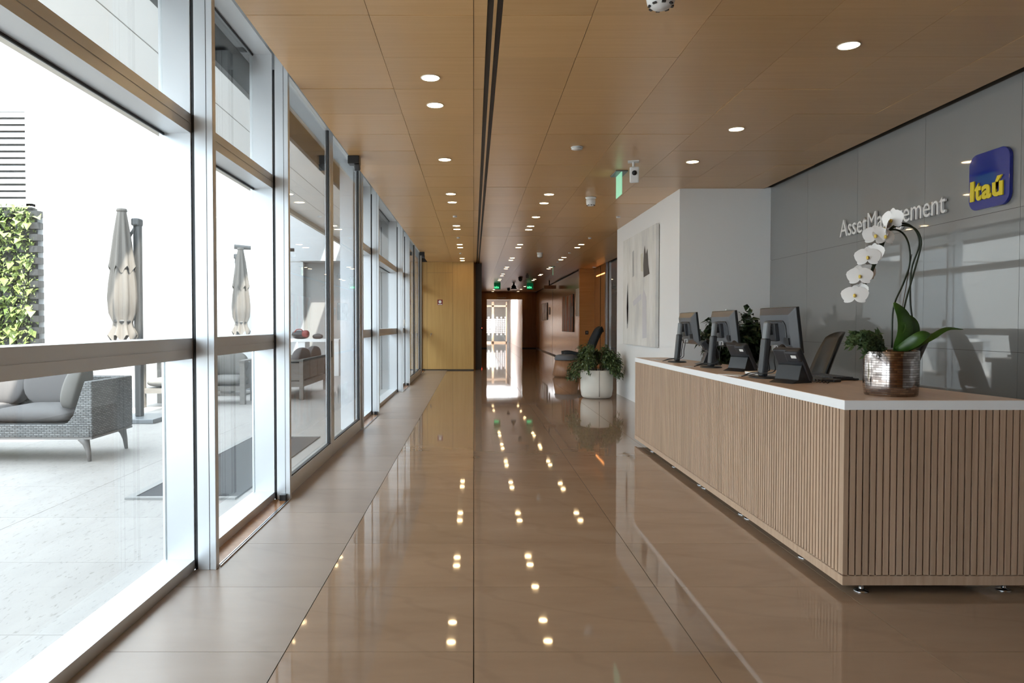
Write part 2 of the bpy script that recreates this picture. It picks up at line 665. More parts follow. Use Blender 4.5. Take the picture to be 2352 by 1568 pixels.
MB().box(0.130, 0.1615, Y_BACK, Y_PORTAL, HC + 0.012, HC + 0.028).build('air_slot', 'gasket', ce)

# roof above, storeys over the lobby
up = MB()
up.box(-2.85, XW + 0.9, Y_BACK - 0.5, Y_END + 0.2, HC + 0.36, 6.0)
up.box(-0.1, XW + 0.9, Y_END + 0.2, Y_PORTAL + 0.3, HC + 0.36, 7.0)
struct(up.build('wall_upper', 'render_white'), 'white upper storey standing over the lobby', 'wall')
pb = MB().box(-4.5, -2.96, Y_BACK - 2, 20.42, 6.9, 7.1)  # unseen beam, added and sized to shade the umbrella tops
struct(pb.build('shade_beam', 'render_white'), 'unseen white beam added high over the terrace to shade the umbrella tops', 'beam')
so = MB().box(-2.85, -1.80, Y_BACK - 0.5, Y_END - 0.4, HC + 0.03, HC + 0.12).build('ceiling_terrace', 'soffit_white')
struct(so, 'white overhanging soffit outside along the glazing', 'soffit')
for a, bb in ((-2.10, -2.094), (-2.45, -2.446)):
    MB().box(a, bb, Y_BACK, Y_END - 0.5, HC + 0.028, HC + 0.031).build('soffit_joint', 'joint_grey', so)
MB().box(-2.90, -2.84, Y_BACK - 0.5, Y_END - 0.4, HC - 0.04, HC + 0.30).build('fascia', 'fascia_beige', so)
MB().box(-1.80, -1.76, Y_BACK - 0.5, Y_END, HC + 0.03, HC + 0.36).build('dark_closure', 'black', so)

# ------------------------------------------------------------------ right hand walls
wr = MB().box(XW + 0.012, XW + 0.25, Y_BACK, 20.75, 0, HC + 0.36).build('wall_right', 'joint_dark')
struct(wr, 'wall clad in glossy grey back-painted glass panels', 'wall')
gp = None
Yp = 5.12 - 1.087 * 10
while Yp < 20.6:
    for z0, z1 in ((0.0, 1.10), (1.10, 2.135), (2.135, 3.085)):
        ye = min(Yp + 1.087, 20.7)
        o = MB().box(XW, XW + 0.012, Yp + 0.0015, ye - 0.0015, z0 + 0.0015, z1 - 0.0015).build('glass_panel', 'grey_glass', wr)
    Yp += 1.087
MB().box(XW - 0.09, XW + 0.012, Y_BACK, 20.75, HC + 0.10, HC + 0.36).build('shadow_gap', 'gasket', wr)

# white column block
X_COL = 2.69
wc = MB().box(X_COL, XW + 0.01, 9.42, 13.50, 0, HC + 0.02).build('wall_column', 'white_paint')
struct(wc, 'white painted wall block carrying the pale abstract painting', 'wall')
MB().box(X_COL + 0.01, X_COL + 0.03, 9.44, 13.48, -0.001, 0.006).build('plinth_gap', 'gasket', wc)

# orange recess walls and corridor wall
X_COR = 3.38
wo = MB().box(X_COR, XW + 0.3, 23.0, 23.2, 0, HC + 0.36).build('wall_recess', 'orange_wood')
struct(wo, 'orange wood wall facing the lobby at the start of the corridor', 'wall')
wo2 = MB().box(3.86, 4.1, 20.75, 23.0, 0, HC + 0.36).build('wall_recess_side', 'orange_wood')
struct(wo2, 'orange wood side panel with a lamp reflection added as a glowing band', 'wall')
MB().box(3.80, 3.86, 20.70, 20.85, 0, HC + 0.1).build('corner_post', 'steel', wo2)
MB().box(3.852, 3.862, 20.9, 22.6, 2.80, 2.83).build('reflection_band', 'reflection_glow', wo2)  # glowing band in place of a downlight's reflection, not a lamp
MB().box(3.845, 3.862, 21.85, 21.862, 0, HC).build('panel_joint', 'joint_dark', wo2)
wcor = MB().box(X_COR, X_COR + 0.2, 23.2, Y_FAR, 0, HC).build('wall_corridor', 'corridor_wood')
struct(wcor, 'reddish wood wall along the far corridor, its dimness put into the colour', 'wall')
for y in (30.8, 36.8):
    MB().box(X_COR - 0.002, X_COR + 0.01, y, y + 0.05, 0.02, HC - 0.3).build('door_joint', 'gasket', wcor)
MB().box(X_COR - 0.006, X_COR + 0.01, 23.2, Y_PORTAL, 0, 0.05).build('skirting', 'gasket', wcor)
MB().box(X_COR - 0.006, X_COR + 0.01, 23.2, Y_PORTAL, HC - 0.05, HC - 0.005).build('shadow_line', 'gasket', wcor)

# left end wall with flush door
we = MB().box(-1.85, 0.0, Y_END + 0.012, Y_END + 0.25, 0, HC + 0.36).build('wall_end', 'joint_dark')
struct(we, 'honey coloured wood end wall beside the glazing', 'wall')
MB().box(XM + 0.02, -1.325, Y_END, Y_END + 0.012, 0.03, HC).build('panel', 'wall_wood', we)
MB().box(-1.32, -0.595, Y_END, Y_END + 0.012, 2.77, HC).build('panel', 'wall_wood', we)
MB().box(-0.59, -0.001, Y_END, Y_END + 0.012, 0.03, HC).build('panel', 'wall_wood', we)
d1 = MB().box(-1.32, -0.595, Y_END, Y_END + 0.012, 0.03, 2.765).build('door_1', 'wall_wood')
struct(d1, 'flush honey wood door in the end wall', 'door')
hd = MB().box(-1.225, -1.185, Y_END - 0.05, Y_END, 1.03, 1.045)
hd.box(-1.225, -1.213, Y_END - 0.05, Y_END - 0.035, 0.97, 1.045)
hd.build('handle', 'steel', d1)

# dark pillar behind the end wall, corridor left wall, portal
struct(MB().box(0.02, 0.232, 20.9, 21.35, 0, HC).build('wall_pillar', 'pillar_grey'), 'dark grey pillar behind the honey wood end wall', 'pillar')
struct(MB().box(-0.12, 0.05, 20.65, Y_FAR, 0, HC).build('wall_left', 'corridor_wood'), 'wood wall on the left of the far corridor, its dimness put into the colour', 'wall')
po = MB()
po.box(0.05, 0.71, Y_PORTAL, Y_PORTAL + 0.3, 0, HC)
po.box(2.63, X_COR, Y_PORTAL, Y_PORTAL + 0.3, 0, HC)
po.box(0.71, 2.63, Y_PORTAL, Y_PORTAL + 0.3, 2.66, HC)
po = struct(po.build('wall_portal', 'corridor_wood'), 'wood portal framing the bright room beyond the corridor, its dimness put into the colour', 'wall')
MB().box(1.25, 1.75, Y_PORTAL - 0.01, Y_PORTAL, 2.74, 2.76).build('closer_bar', 'steel', po)
MB().box(0.05, 0.71, Y_PORTAL - 0.01, Y_PORTAL, 0, 0.05).build('skirting', 'gasket', po)
MB().box(2.63, X_COR, Y_PORTAL - 0.01, Y_PORTAL, 0, 0.05).build('skirting', 'gasket', po)

# bright room beyond, lit through a ceiling opening added to brighten it
struct(MB().box(-0.5, X_COR + 0.5, Y_FAR + 2.4, Y_FAR + 2.6, 0, 4.2).build('wall_far', 'white_paint'), 'pale wall at the very end of the bright far room', 'wall')
struct(MB().box(2.62, 2.75, Y_PORTAL + 0.3, Y_FAR + 2.4, 0, 4.2).build('wall_far_right', 'white_paint'), 'pale wall on the right of the bright far room', 'wall')
struct(MB().box(-0.5, -0.3, Y_PORTAL + 0.3, Y_FAR + 2.4, 0, 4.2).build('wall_far_left', 'white_paint'), 'pale wall on the left of the bright far room', 'wall')
struct(MB().box(-0.5, 2.75, Y_PORTAL + 0.3, 42.9, HC, HC + 0.1).build('ceiling_far', 'white_paint'), 'pale ceiling just behind the portal', 'ceiling')
struct(MB().box(-0.5, 2.75, 50.4, Y_FAR + 2.6, HC, HC + 0.1).build('ceiling_far_end', 'white_paint'), 'pale ceiling over the glass partition at the far end', 'ceiling')
ws = empty('window_20')
struct(ws, 'glass partition with frosted squares in the bright far room', 'partition')
for x in (0.3, 1.28, 1.36, 2.28):
    MB().box(x, x + 0.075, Y_FAR - 0.06, Y_FAR, 0, 2.9).build('frame_post', 'pale_wood', ws)
MB().box(0.3, 2.36, Y_FAR - 0.06, Y_FAR, 2.55, 2.66).build('frame_rail', 'pale_wood', ws)
MB().box(0.3, 2.36, Y_FAR - 0.06, Y_FAR, 0, 0.1).build('frame_rail', 'pale_wood', ws)
MB().box(0.3, 2.36, Y_FAR - 0.035, Y_FAR - 0.025, 0.1, 2.55).build('pane', 'clear_glass', ws)
sq = MB()
for i in range(13):
    for j in range(9):
        if (j in (0, 8)) and i % 2:
            continue
        x, z = 0.42 + i * 0.148, 0.55 + j * 0.148
        sq.box(x, x + 0.11, Y_FAR - 0.05, Y_FAR - 0.038, z, z + 0.11)
sq.build('frosted_squares', 'frost', ws, kind='stuff')

# back wall behind the viewer
struct(MB().box(XG - 0.2, XW + 0.3, Y_BACK - 0.2, Y_BACK, 0, HC + 0.36).build('wall_back', 'corridor_wood'), 'dark wood wall behind the viewer', 'wall')

# ------------------------------------------------------------------ glazing
POSTS = [-1.55, 0.30, 3.775, 5.31, 8.86, 10.36, 13.84, 15.34, 18.84, 20.32]
KIND = ['rail', 'rail', 'rail', 'door', 'rail', 'rail', 'rail', 'door', 'rail']   # bay after post i
BAYNAME = {0: 'glazed bay beside the viewer, out of the picture',
           1: 'large glazed bay nearest the viewer with rattan sofa behind it',
           2: 'narrow glazed bay between the first post and the near sliding doors',
           4: 'narrow glazed bay just beyond the near sliding doors',
           5: 'wide glazed bay between the two pairs of sliding doors',
           6: 'narrow glazed bay just before the far sliding doors',
           8: 'short glazed bay touching the honey wood end wall'}
wi = di = 0
for i, kind in enumerate(KIND):
    y0, y1 = POSTS[i], POSTS[i + 1]
    if kind == 'rail':
        wi += 1
        w = empty('window_%d' % wi)
        struct(w, BAYNAME.get(i, 'glazed bay behind the viewer number %d' % wi), 'window')
    else:
        di += 1
        w = empty('door_%d' % (di + 1))
        struct(w, {3: 'near pair of framed sliding glass doors opening to the terrace',
                   7: 'far pair of framed sliding glass doors next to the end wall'}[i], 'door')
    # mullion at the start, glass line plane
    MB().box(XG, XM, y0 + 0.005, y0 + 0.075, 0, HEAD).build('mullion', 'aluminium', w, bevel=0.002)
    if i > 2 or kind == 'door' or True:
        MB().box(XM + 0.002, -1.462, y0 + 0.012, y0 + 0.05, 0, HC + 0.1).build('gasket', 'gasket', w)
        MB().box(-1.462, XD, y0 + 0.005, y0 + 0.052, 0, HEAD - 0.02).build('door_post', 'aluminium', w, bevel=0.002)
        MB().box(-1.400, -1.398, y0 + 0.003, y0 + 0.006, 0.0, HEAD - 0.02).build('post_groove', 'gasket', w)
    MB().box(XG, XM, y0 + 0.075, y1 + 0.005, HEAD - 0.05, HEAD).build('head', 'aluminium', w)
    MB().box(XG - 0.1, -1.305, y0, y1 + 0.1, HEAD + 0.0, HEAD + 0.03).build('recess_cover', 'aluminium', w)
    if kind == 'rail':
        for z0, z1 in ((1.12, 1.228), (2.30, 2.40)):
            zm = (z0 + z1) / 2 - 0.004
            r_ = MB().box(XG, XM - 0.004, y0 + 0.075, y1 + 0.005, z0, z1).build('rail', 'aluminium', w)
            MB().box(XM - 0.004, XM, y0 + 0.075, y1 + 0.005, z0, zm).build('cover_strip', 'aluminium', r_)
            MB().box(XM - 0.004, XM, y0 + 0.075, y1 + 0.005, zm + 0.006, z1).build('cover_strip', 'aluminium', r_)
        MB().box(XG, XM, y0 + 0.075, y1 + 0.005, -0.02, 0.055).build('sill', 'aluminium', w)
        for z0, z1 in ((0.055, 1.12), (1.228, 2.30), (2.40, HEAD - 0.05)):
            MB().box(XG + 0.012, XG + 0.022, y0 + 0.075, y1 + 0.005, z0, z1).build('pane', 'clear_glass', w)
            gk = MB().box(XG + 0.022, XG + 0.030, y0 + 0.075, y1, z1 - 0.012, z1)
            gk.build('seal', 'gasket', w)
        if y1 - y0 < 2:
            for x in (-1.375, -1.362):
                MB().box(x, x + 0.005, y0 + 0.055, y1, 0.0, 0.008).build('track', 'steel', w)
            MB().box(XM, -1.376, y0 + 0.055, y1, 0.0, 0.002).build('sill_reflection', 'corridor_wood', w)  # brown strip painted in for the sill reflected in the stone floor
            MB().box(-1.43, -1.385, y1 - 0.05, y1 - 0.004, 0.0, 0.045).build('stopper', 'black_plastic', w)
    else:
        ym = (y0 + y1) / 2 - 0.02
        for a, bb in ((y0 + 0.055, ym - 0.004), (ym + 0.004, y1)):
            lf = MB()
            lf.box(-1.440, -1.390, a, a + 0.075, 0.012, HEAD - 0.06)
            lf.box(-1.440, -1.390, bb - 0.075, bb, 0.012, HEAD - 0.06)
            lf.box(-1.440, -1.390, a + 0.075, bb - 0.075, 0.012, 0.135)
            lf.box(-1.440, -1.390, a + 0.075, bb - 0.075, HEAD - 0.16, HEAD - 0.06)
            lf = lf.build('leaf', 'aluminium', w, bevel=0.002)
            MB().box(-1.420, -1.410, a + 0.075, bb - 0.075, 0.135, HEAD - 0.16).build('pane', 'clear_glass', lf)
            sl = MB()
            sl.box(-1.430, -1.400, bb - 0.092, bb - 0.0755, 0.135, HEAD - 0.16)
            sl.box(-1.430, -1.400, a + 0.0755, bb - 0.092, 0.1352, 0.145)
            sl.build('seal', 'gasket', lf)
        MB().box(-1.389, -1.386, ym - 0.05, ym - 0.028, 0.98, 1.14).build('pull', 'gasket', w)
MB().box(XG - 0.1, XM, 20.325, 20.41, 0, HC + 0.36).build('end_mullion', 'aluminium', struct(empty('trim_1'), 'aluminium end post against the honey wood wall', 'post'))

# ------------------------------------------------------------------ terrace
te = MB().box(-13, XG, Y_BACK - 2, 21.0, -0.14, -0.004).build('floor_terrace', 'joint_grey')
struct(te, 'pale travertine paving of the outdoor terrace', 'paving')
sl0 = None
fs_ = MB()
tx = [XG, -3.0, -4.8, -6.6, -8.4, -10.2, -13.0]
slabs = {}
for k in range(-9, 20):
    y0 = 2.06 + 0.92 * k
    for i in range(len(tx) - 1):
        w_ = tx[i] - tx[i + 1]
        if 0 <= k <= 12 and i < 5:
            if i not in slabs:
                slabs[i] = MB().box(0.0015, w_ - 0.0015, 0.0015, 0.9185, -0.004, 0).build('paving_slab', 'travertine', te, loc=(tx[i + 1], y0, 0))
            else:
                dup(slabs[i], te, (tx[i + 1], y0, 0))
        else:
            fs_.box(tx[i + 1] + 0.0015, tx[i] - 0.0015, y0 + 0.0015, y0 + 0.9185, -0.004, 0)
fs_.build('paving_field', 'travertine', te, kind='stuff')

tw = MB()
tw.box(-13, -4.85, 20.42, 20.9, 0, 7.6)
tw.box(-4.85, -1.75, 20.05, 20.9, HC, 7.0)
tw = struct(tw.build('wall_terrace_end', 'render_white'), 'white end wall of the terrace with slanting sun patches', 'wall')
MB().box(-13, -4.85, 20.412, 20.421, HC, HC + 0.02).build('wall_joint', 'joint_grey', tw)
struct(MB().box(-4.85, -1.75, 20.62, 20.9, 0, HC).build('wall_terrace_recess', 'render_grey'), 'pale grey recessed terrace wall behind the console table', 'wall')
MB().box(-4.86, -4.83, 20.40, 20.62, 0, HC).build('recess_edge', 'render_white', tw)
struct(MB().box(-13.2, -13.0, Y_BACK - 2, 21, 0, 6.0).build('wall_terrace_side', 'render_white'), 'white boundary wall on the far side of the terrace', 'wall')
Yg = 16.0
blk = struct(MB().box(-13.0, -9.08, Yg, 20.42, 0, 7.6).build('wall_garden', 'render_white'), 'white block carrying the living green wall', 'wall')
lv = empty('louvre_grille', (0, 0, 0), label='white louvred grille above the living green wall', cat='louvre')
l0 = None
MB().box(-12.95, -9.85, Yg - 0.02, Yg, 3.95, 6.0).build('backing', 'mast_grey', lv)
for k in range(14):
    z = 4.02 + k * 0.145
    if l0 is None:
        l0 = MB().obox((-11.39, 0, 0), 3.09, 0.02, 0.10, Matrix.Rotation(R(-20), 3, 'X')).build('slat', 'white_paint', lv, loc=(0, Yg - 0.08, z))
    else:
        dup(l0, lv, (0, Yg - 0.08, z))
MB().box(-9.84, -9.72, Yg - 0.14, Yg, 3.9, 6.05).build('frame', 'white_paint', lv)
MB().box(-12.95, -9.72, Yg - 0.14, Yg, 3.88, 3.96).build('frame', 'white_paint', lv)

# living wall
gw = empty('living_wall', (-10.6, Yg, 0), label='vertical garden of bright green plants in wall pockets', cat='green wall')
MB().box(-2.36, 0.92, -0.06, 0, 0, 3.86).build('backing_panel', 'pot_dark', gw)
p0 = None
for r_i in range(15):
    for c_i in range(11):
        x, z = -2.08 + c_i * 0.29, 0.08 + r_i * 0.255
        if p0 is None:
            p0 = MB().prism([(0, 0), (0.26, 0), (0.26, -0.1), (0.22, -0.16), (0.04, -0.16), (0, -0.1)][::-1], 0, 0.14).build('planter_pocket', 'pot_dark', gw, loc=(x, -0.06, z))
        else:
            dup(p0, gw, (x, -0.06, z))
lf = MB()
for i in range(8800):
    x, z = rnd.uniform(-2.36, 0.98), rnd.uniform(0.0, 3.9)
    if x > 0.80 and rnd.random() < 0.45:
        continue
    big = rnd.random() < 0.10
    L = rnd.uniform(0.16, 0.26) if big else rnd.uniform(0.05, 0.13)
    d = (rnd.uniform(-0.8, 0.8), rnd.uniform(-1, -0.2), rnd.uniform(-0.9, 0.7))
    lf.leaf((x, -0.16 + rnd.uniform(-0.16, 0.1), z), d, (rnd.uniform(-.3, .3), -0.3, 1), L, L * (0.75 if big else rnd.uniform(0.25, 0.6)), 0.3)
lf.build('foliage', 'leaf_wall', gw, kind='stuff')

# door mat outside
dm = empty('door_mat', (-2.17, 6.78, 0), label='dark grey entrance mat in a pale frame outside the near doors', cat='mat')
MB().box(-0.36, 0.40, -1.43, 1.43, 0, 0.012).build('mat_field', 'mat_grey', dm)
fr_ = MB()
fr_.box(-0.42, -0.36, -1.48, 1.48, 0, 0.016)
fr_.box(-0.36, 0.40, -1.48, -1.43, 0, 0.016)
fr_.box(-0.36, 0.40, 1.43, 1.48, 0, 0.016)
fr_.build('mat_border', 'mat_frame', dm)

# ------------------------------------------------------------------ rattan sofa
S = empty('rattan_sofa', (-4.62, 6.75, 0), label='grey woven rattan sofa with taupe cushions outside the nearest window', cat='sofa')
W2 = 1.02
bs = MB().box(-W2 + 0.02, W2 - 0.02, -0.002, 0.80, 0.235, 0.36).build('seat_base', 'rattan', S, bevel=0.012)
for s in (-1, 1):
    ar = MB()
    o_, i0, i1 = s * W2, s * (W2 - 0.30), s * (W2 - 0.07)
    poly = [(o_, 0.24), (o_, 0.765), (i1, 0.765), (s * (W2 - 0.12), 0.62), (s * (W2 - 0.18), 0.44), (s * (W2 - 0.24), 0.37), (i0, 0.35), (i0, 0.24)]
    if s > 0:
        poly = poly
    else:
        poly = poly[::-1]
    Mx = Matrix(((1, 0, 0, 0), (0, 0, -1, 0.815), (0, 1, 0, 0), (0, 0, 0, 1)))
    ar.prism(poly, 0.0, 0.81, Mx)
    ar.build('arm', 'rattan', S, bevel=0.01)
MB().box(-W2 + 0.07, W2 - 0.07, 0.70, 0.815, 0.34, 0.765).build('back_panel', 'rattan', S, bevel=0.012)
MB().box(-W2 + 0.005, W2 - 0.005, 0.005, 0.815, 0.215, 0.236).build('under_frame', 'leg_taupe', S)
for x in (-1, 1):
    for y in (0.05, 0.77):
        px = x * (W2 - 0.05)
        lg = MB()
        pts = [(px - x * 0.055, y, 0.225), (px - x * 0.03, y, 0.17), (px - x * 0.012, y, 0.10), (px, y, 0.0)]
        lg.tube(pts, [0.055, 0.033, 0.024, 0.017], 10)
        lg.build('leg', 'leg_taupe', S, smooth=True)
for k in range(2):
    x = -W2 + 0.28 + (k + 0.5) * (2 * W2 - 0.48) / 2 - 0.04
    MB().pillow((x, 0.36, 0.435), (2 * W2 - 0.48) / 2, 0.70, 0.17, p=12).build('seat_cushion', 'fabric_taupe', S, smooth=True)
for k, (x, rz_) in enumerate(((-0.66, 4), (-0.18, -3), (0.29, 5))):
    Mr = Matrix.Rotation(R(rz_), 3, 'Z') @ Matrix.Rotation(R(-14), 3, 'X')
    MB().pillow((x, 0.62, 0.70), 0.50, 0.18, 0.46, Mr, p=8).build('back_cushion', 'fabric_taupe', S, smooth=True)
Mr = Matrix.Rotation(R(-76), 3, 'Z') @ Matrix.Rotation(R(-16), 3, 'X')
MB().pillow((0.70, 0.34, 0.69), 0.56, 0.15, 0.46, Mr, p=6).build('side_cushion', 'fabric_light', S, smooth=True)


# ------------------------------------------------------------------ armchairs, second sofa on the terrace
def armchair(loc, rz, label, cushion='fabric_light'):
    t = empty('armchair', loc, rz, label, 'armchair', 'grey framed terrace armchairs')
    w, d = 0.33, 0.72
    for sx_ in (-1, 1):
        for y in (0.0, d - 0.08):
            MB().box(sx_ * w - 0.04, sx_ * w + 0.04, y, y + 0.09, 0, 0.69).build('leg', 'teak_grey', t, bevel=0.004)
        MB().box(sx_ * w - 0.05, sx_ * w + 0.05, -0.02, d + 0.02, 0.69, 0.72).build('armrest', 'teak_grey', t, bevel=0.004)
    MB().box(-w + 0.04, w - 0.04, 0.02, d - 0.02, 0.22, 0.30).build('seat_frame', 'teak_grey', t)
    MB().box(-w + 0.04, w - 0.04, d - 0.06, d - 0.02, 0.30, 0.66).build('back_frame', 'teak_grey', t)
    MB().pillow((0, 0.33, 0.385), 2 * w - 0.09, 0.64, 0.16, p=7).build('seat_cushion', cushion, t, smooth=True)
    MB().pillow((0, 0.58, 0.64), 2 * w - 0.10, 0.17, 0.42, Matrix.Rotation(R(-10), 3, 'X'), p=5).build('back_cushion', cushion, t, smooth=True)
    return t


armchair((-4.86, 11.2, 0), R(0), 'grey wooden armchair seen left of the first post, behind the umbrella mast')
armchair((-4.08, 11.6, 0), R(3), 'grey wooden armchair seen through the narrow bay, right of its twin')

T = empty('terrace_sofa', (-3.33, 12.35, 0), label='weathered grey wooden sofa with its back to the near sliding doors', cat='sofa')
for x in (-0.36, 0.36):
    for y in (0.0, 1.95):
        MB().box(x - 0.035, x + 0.035, y, y + 0.07, 0, 0.66).build('leg', 'teak_grey', T, bevel=0.004)
MB().box(-0.38, 0.38, 0.02, 2.0, 0.22, 0.32).build('seat_frame', 'teak_grey', T)
MB().box(-0.40, 0.40, -0.02, 0.08, 0.66, 0.69).build('armrest', 'teak_grey', T)
MB().box(-0.40, 0.40, 1.94, 2.04, 0.66, 0.69).build('armrest', 'teak_grey', T)
MB().box(0.33, 0.40, 0.0, 2.02, 0.66, 0.70).build('back_rail', 'teak_grey', T)
for k in range(3):
    MB().box(0.335, 0.355, 0.08 + k * 0.625, 0.68 + k * 0.625, 0.34, 0.65).build('back_slat', 'teak_grey', T, bevel=0.006)
MB().box(-0.30, 0.32, 0.03, 0.05, 0.33, 0.64).build('side_panel', 'teak_grey', T, bevel=0.006)
for k in range(2):
    MB().pillow((-0.04, 0.56 + k * 0.93, 0.40), 0.64, 0.92, 0.17, p=12).build('seat_cushion', 'fabric_light', T, smooth=True)
    MB().pillow((0.22, 0.56 + k * 0.93, 0.66), 0.18, 0.92, 0.46, Matrix.Rotation(R(8), 3, 'Y'), p=6).build('back_cushion', 'fabric_taupe', T, smooth=True)

CT = empty('low_table', (-4.6, 13.4, 0), label='low pale table between the terrace seats', cat='table')
MB().box(-0.5, 0.5, -0.4, 0.4, 0.34, 0.38).build('table_top', 'white_paint', CT, bevel=0.004)
MB().box(-0.42, 0.42, -0.32, 0.32, 0.0, 0.03).build('foot', 'teak_grey', CT)
MB().box(-0.1, 0.1, -0.1, 0.1, 0.03, 0.34).build('column', 'teak_grey', CT)

K = empty('console_table', (-4.35, 18.4, 0), label='white console table in front of the recessed terrace wall', cat='table')
MB().box(-0.95, 0.95, -0.28, 0.28, 0.86, 0.93).build('table_top', 'white_paint', K, bevel=0.004)
for x in (-0.85, 0.0, 0.85):
    MB().box(x - 0.09, x + 0.09, -0.26, 0.26, 0.0, 0.86).build('support', 'white_paint', K)
bg = empty('bag', (-4.42, 18.35, 0.93), label='black and red sports bag on the white console table', cat='bag')
MB().pillow((0, 0, 0.11), 0.44, 0.26, 0.22, p=4).build('bag_body', 'black_plastic', bg, smooth=True)
MB().pillow((0.14, -0.05, 0.13), 0.18, 0.20, 0.19, p=4).build('bag_end', 'maroon', bg, smooth=True)
MB().tube(smooth_pts([(-0.14, -0.1, 0.16), (-0.07, -0.12, 0.24), (0.05, -0.12, 0.24), (0.1, -0.1, 0.16)]), 0.012).build('bag_handle', 'maroon', bg, smooth=True)
sb = empty('small_case', (-3.98, 18.35, 0.93), label='small black case beside the sports bag', cat='case')
MB().pillow((0, 0, 0.065), 0.26, 0.16, 0.13, p=6).build('case_body', 'black_plastic', sb, smooth=True)
MB().tube(smooth_pts([(-0.06, 0, 0.12), (0, 0, 0.145), (0.06, 0, 0.12)]), 0.008).build('case_handle', 'grey_plastic', sb, smooth=True)


# ------------------------------------------------------------------ closed cantilever umbrellas
def umbrella(loc, label, mast_dx, arm=False):
    t = empty('umbrella', loc, 0, label, 'umbrella', 'closed terrace umbrellas')
    n = 40

    def canopy(prof, name, ph):
        vs_, fs_2 = [], []
        for r, z in prof:
            for k in range(n):
                a = 2 * math.pi * k / n
                rr_ = r * (1 + 0.16 * math.cos(8 * a + ph) * min(1, (prof[0][1] - z) * 3 + 0.15))
                zz = z
                if z == prof[-1][1]:
                    zz = z + 0.05 * math.cos(8 * a + ph)
                vs_.append((rr_ * math.cos(a), rr_ * math.sin(a), zz))
        for i in range(len(prof) - 1):
            for k in range(n):
                k2 = (k + 1) % n
                fs_2.append((i * n + k, (i + 1) * n + k, (i + 1) * n + k2, i * n + k2))
        fs_2.append(tuple(range(n)))
        return MB().add(vs_, fs_2).build(name, 'canvas_taupe', t, smooth=True)
    canopy([(0.055, 2.80), (0.065, 2.74), (0.095, 2.5), (0.125, 2.25), (0.145, 2.1), (0.155, 2.02)], 'canopy_top', 0)
    canopy([(0.10, 2.3), (0.13, 2.05), (0.155, 1.85), (0.17, 1.65), (0.155, 1.45), (0.11, 1.33), (0.12, 1.26), (0.17, 1.12)], 'canopy', 0.6)
    MB().lathe([(0.06, 2.79), (0.07, 2.80), (0.06, 2.83), (0.0, 2.84)], n=20).build('finial', 'canvas_taupe', t, smooth=True)
    MB().lathe([(0.118, 1.33), (0.121, 1.345), (0.118, 1.36)], n=24).build('tie', 'mast_grey', t, smooth=True)
    m_ = MB().box(mast_dx - 0.045, mast_dx + 0.045, 0.10, 0.19, 0.06, 2.66)
    m_.build('mast', 'mast_grey', t, bevel=0.012)
    MB().box(mast_dx - 0.055, mast_dx + 0.055, 0.06, 0.2, 2.62, 2.72).build('mast_head', 'mast_grey', t, bevel=0.02)
    if arm:
        MB().tube([(-0.14, 0.05, 2.86), (0.2, 0.12, 2.84), (1.0, 0.3, 2.82)], [0.05, 0.04, 0.035], 10).build('boom', 'mast_grey', t, smooth=True)
    else:
        MB().tube([(mast_dx, 0.14, 2.66), (0.05, 0.02, 2.4)], 0.02, 8).build('boom', 'mast_grey', t, smooth=True)
    MB().box(mast_dx - 0.33, mast_dx + 0.33, -0.18, 0.48, 0.0, 0.06).build('base_plate', 'grey_plastic', t, bevel=0.01)
    return t


umbrella((-4.66, 9.55, 0), 'closed taupe umbrella seen through the nearest window', 0.14)
umbrella((-4.66, 14.4, 0), 'closed taupe umbrella further off, seen through the narrow bay', -0.11, True)

# ------------------------------------------------------------------ ceiling fixtures
DL0 = None


def downlight(x, y, label):
    global DL0
    if DL0 is None:
        t = empty('downlight', (x, y, HC - 0.004), 0, label, 'downlight', 'round recessed ceiling downlights')
        MB().lathe([(0.062, 0.0), (0.069, -0.003), (0.071, 0.001), (0.069, 0.004)], n=28).build('trim_ring', 'lamp_trim', t, smooth=True)
        MB().lathe([(0.0, 0.0005), (0.0, 0.0006), (0.0625, 0.0007), (0.0625, -0.0004)], n=28).build('lamp_disc', 'lamp_glow', t)
        DL0 = t
    else:
        t = copy_tree(DL0)
        t.location = (x, y, HC - 0.004)
        t['label'] = label
    return t


ORD = ['first', 'second', 'third', 'fourth', 'fifth', 'sixth', 'seventh', 'eighth', 'ninth', 'tenth', 'eleventh', 'twelfth', 'thirteenth',
       'fourteenth', 'fifteenth', 'sixteenth', 'seventeenth', 'eighteenth']
rows = [
    ('window-side row left of the black slot', [(989, 178), (999, 241), (1022, 366), (1036, 445), (1040, 464), (1048, 518), (1050, 526), (1055, 561), (1057, 568), (1060, 593), (1061, 598)], -0.31),
    ('middle row right of the black slot', [(1262, 446), (1250, 466), (1231, 498), (1218, 519), (1212, 527), (1194, 561), (1190, 568), (1176, 592), (1173, 597), (1163, 613), (1161, 617), (1153, 629), (1151, 633), (1147, 641), (1145, 644), (1134.5, 664.6), (1131, 669)], 1.025),
    ('right-hand row leading from over the desk', [(1943, 104), (1693, 296), (1594, 371), (1335, 561), (1325, 568), (1294.6, 590.7), (1288, 596), (1265, 613.5), (1259, 617), (1243, 629.7), (1238.6, 632), (1226, 641), (1223.6, 643.5), (1205, 657.6), (1196.5, 664), (1190, 669)], 2.38)]
for rn, pts, X in rows:
    for i, (px, py) in enumerate(pts):
        x, y = ceil_pt(px, py, HC)
        downlight(X, y, '%s round downlight from the viewer in the %s' % (ORD[i], rn))


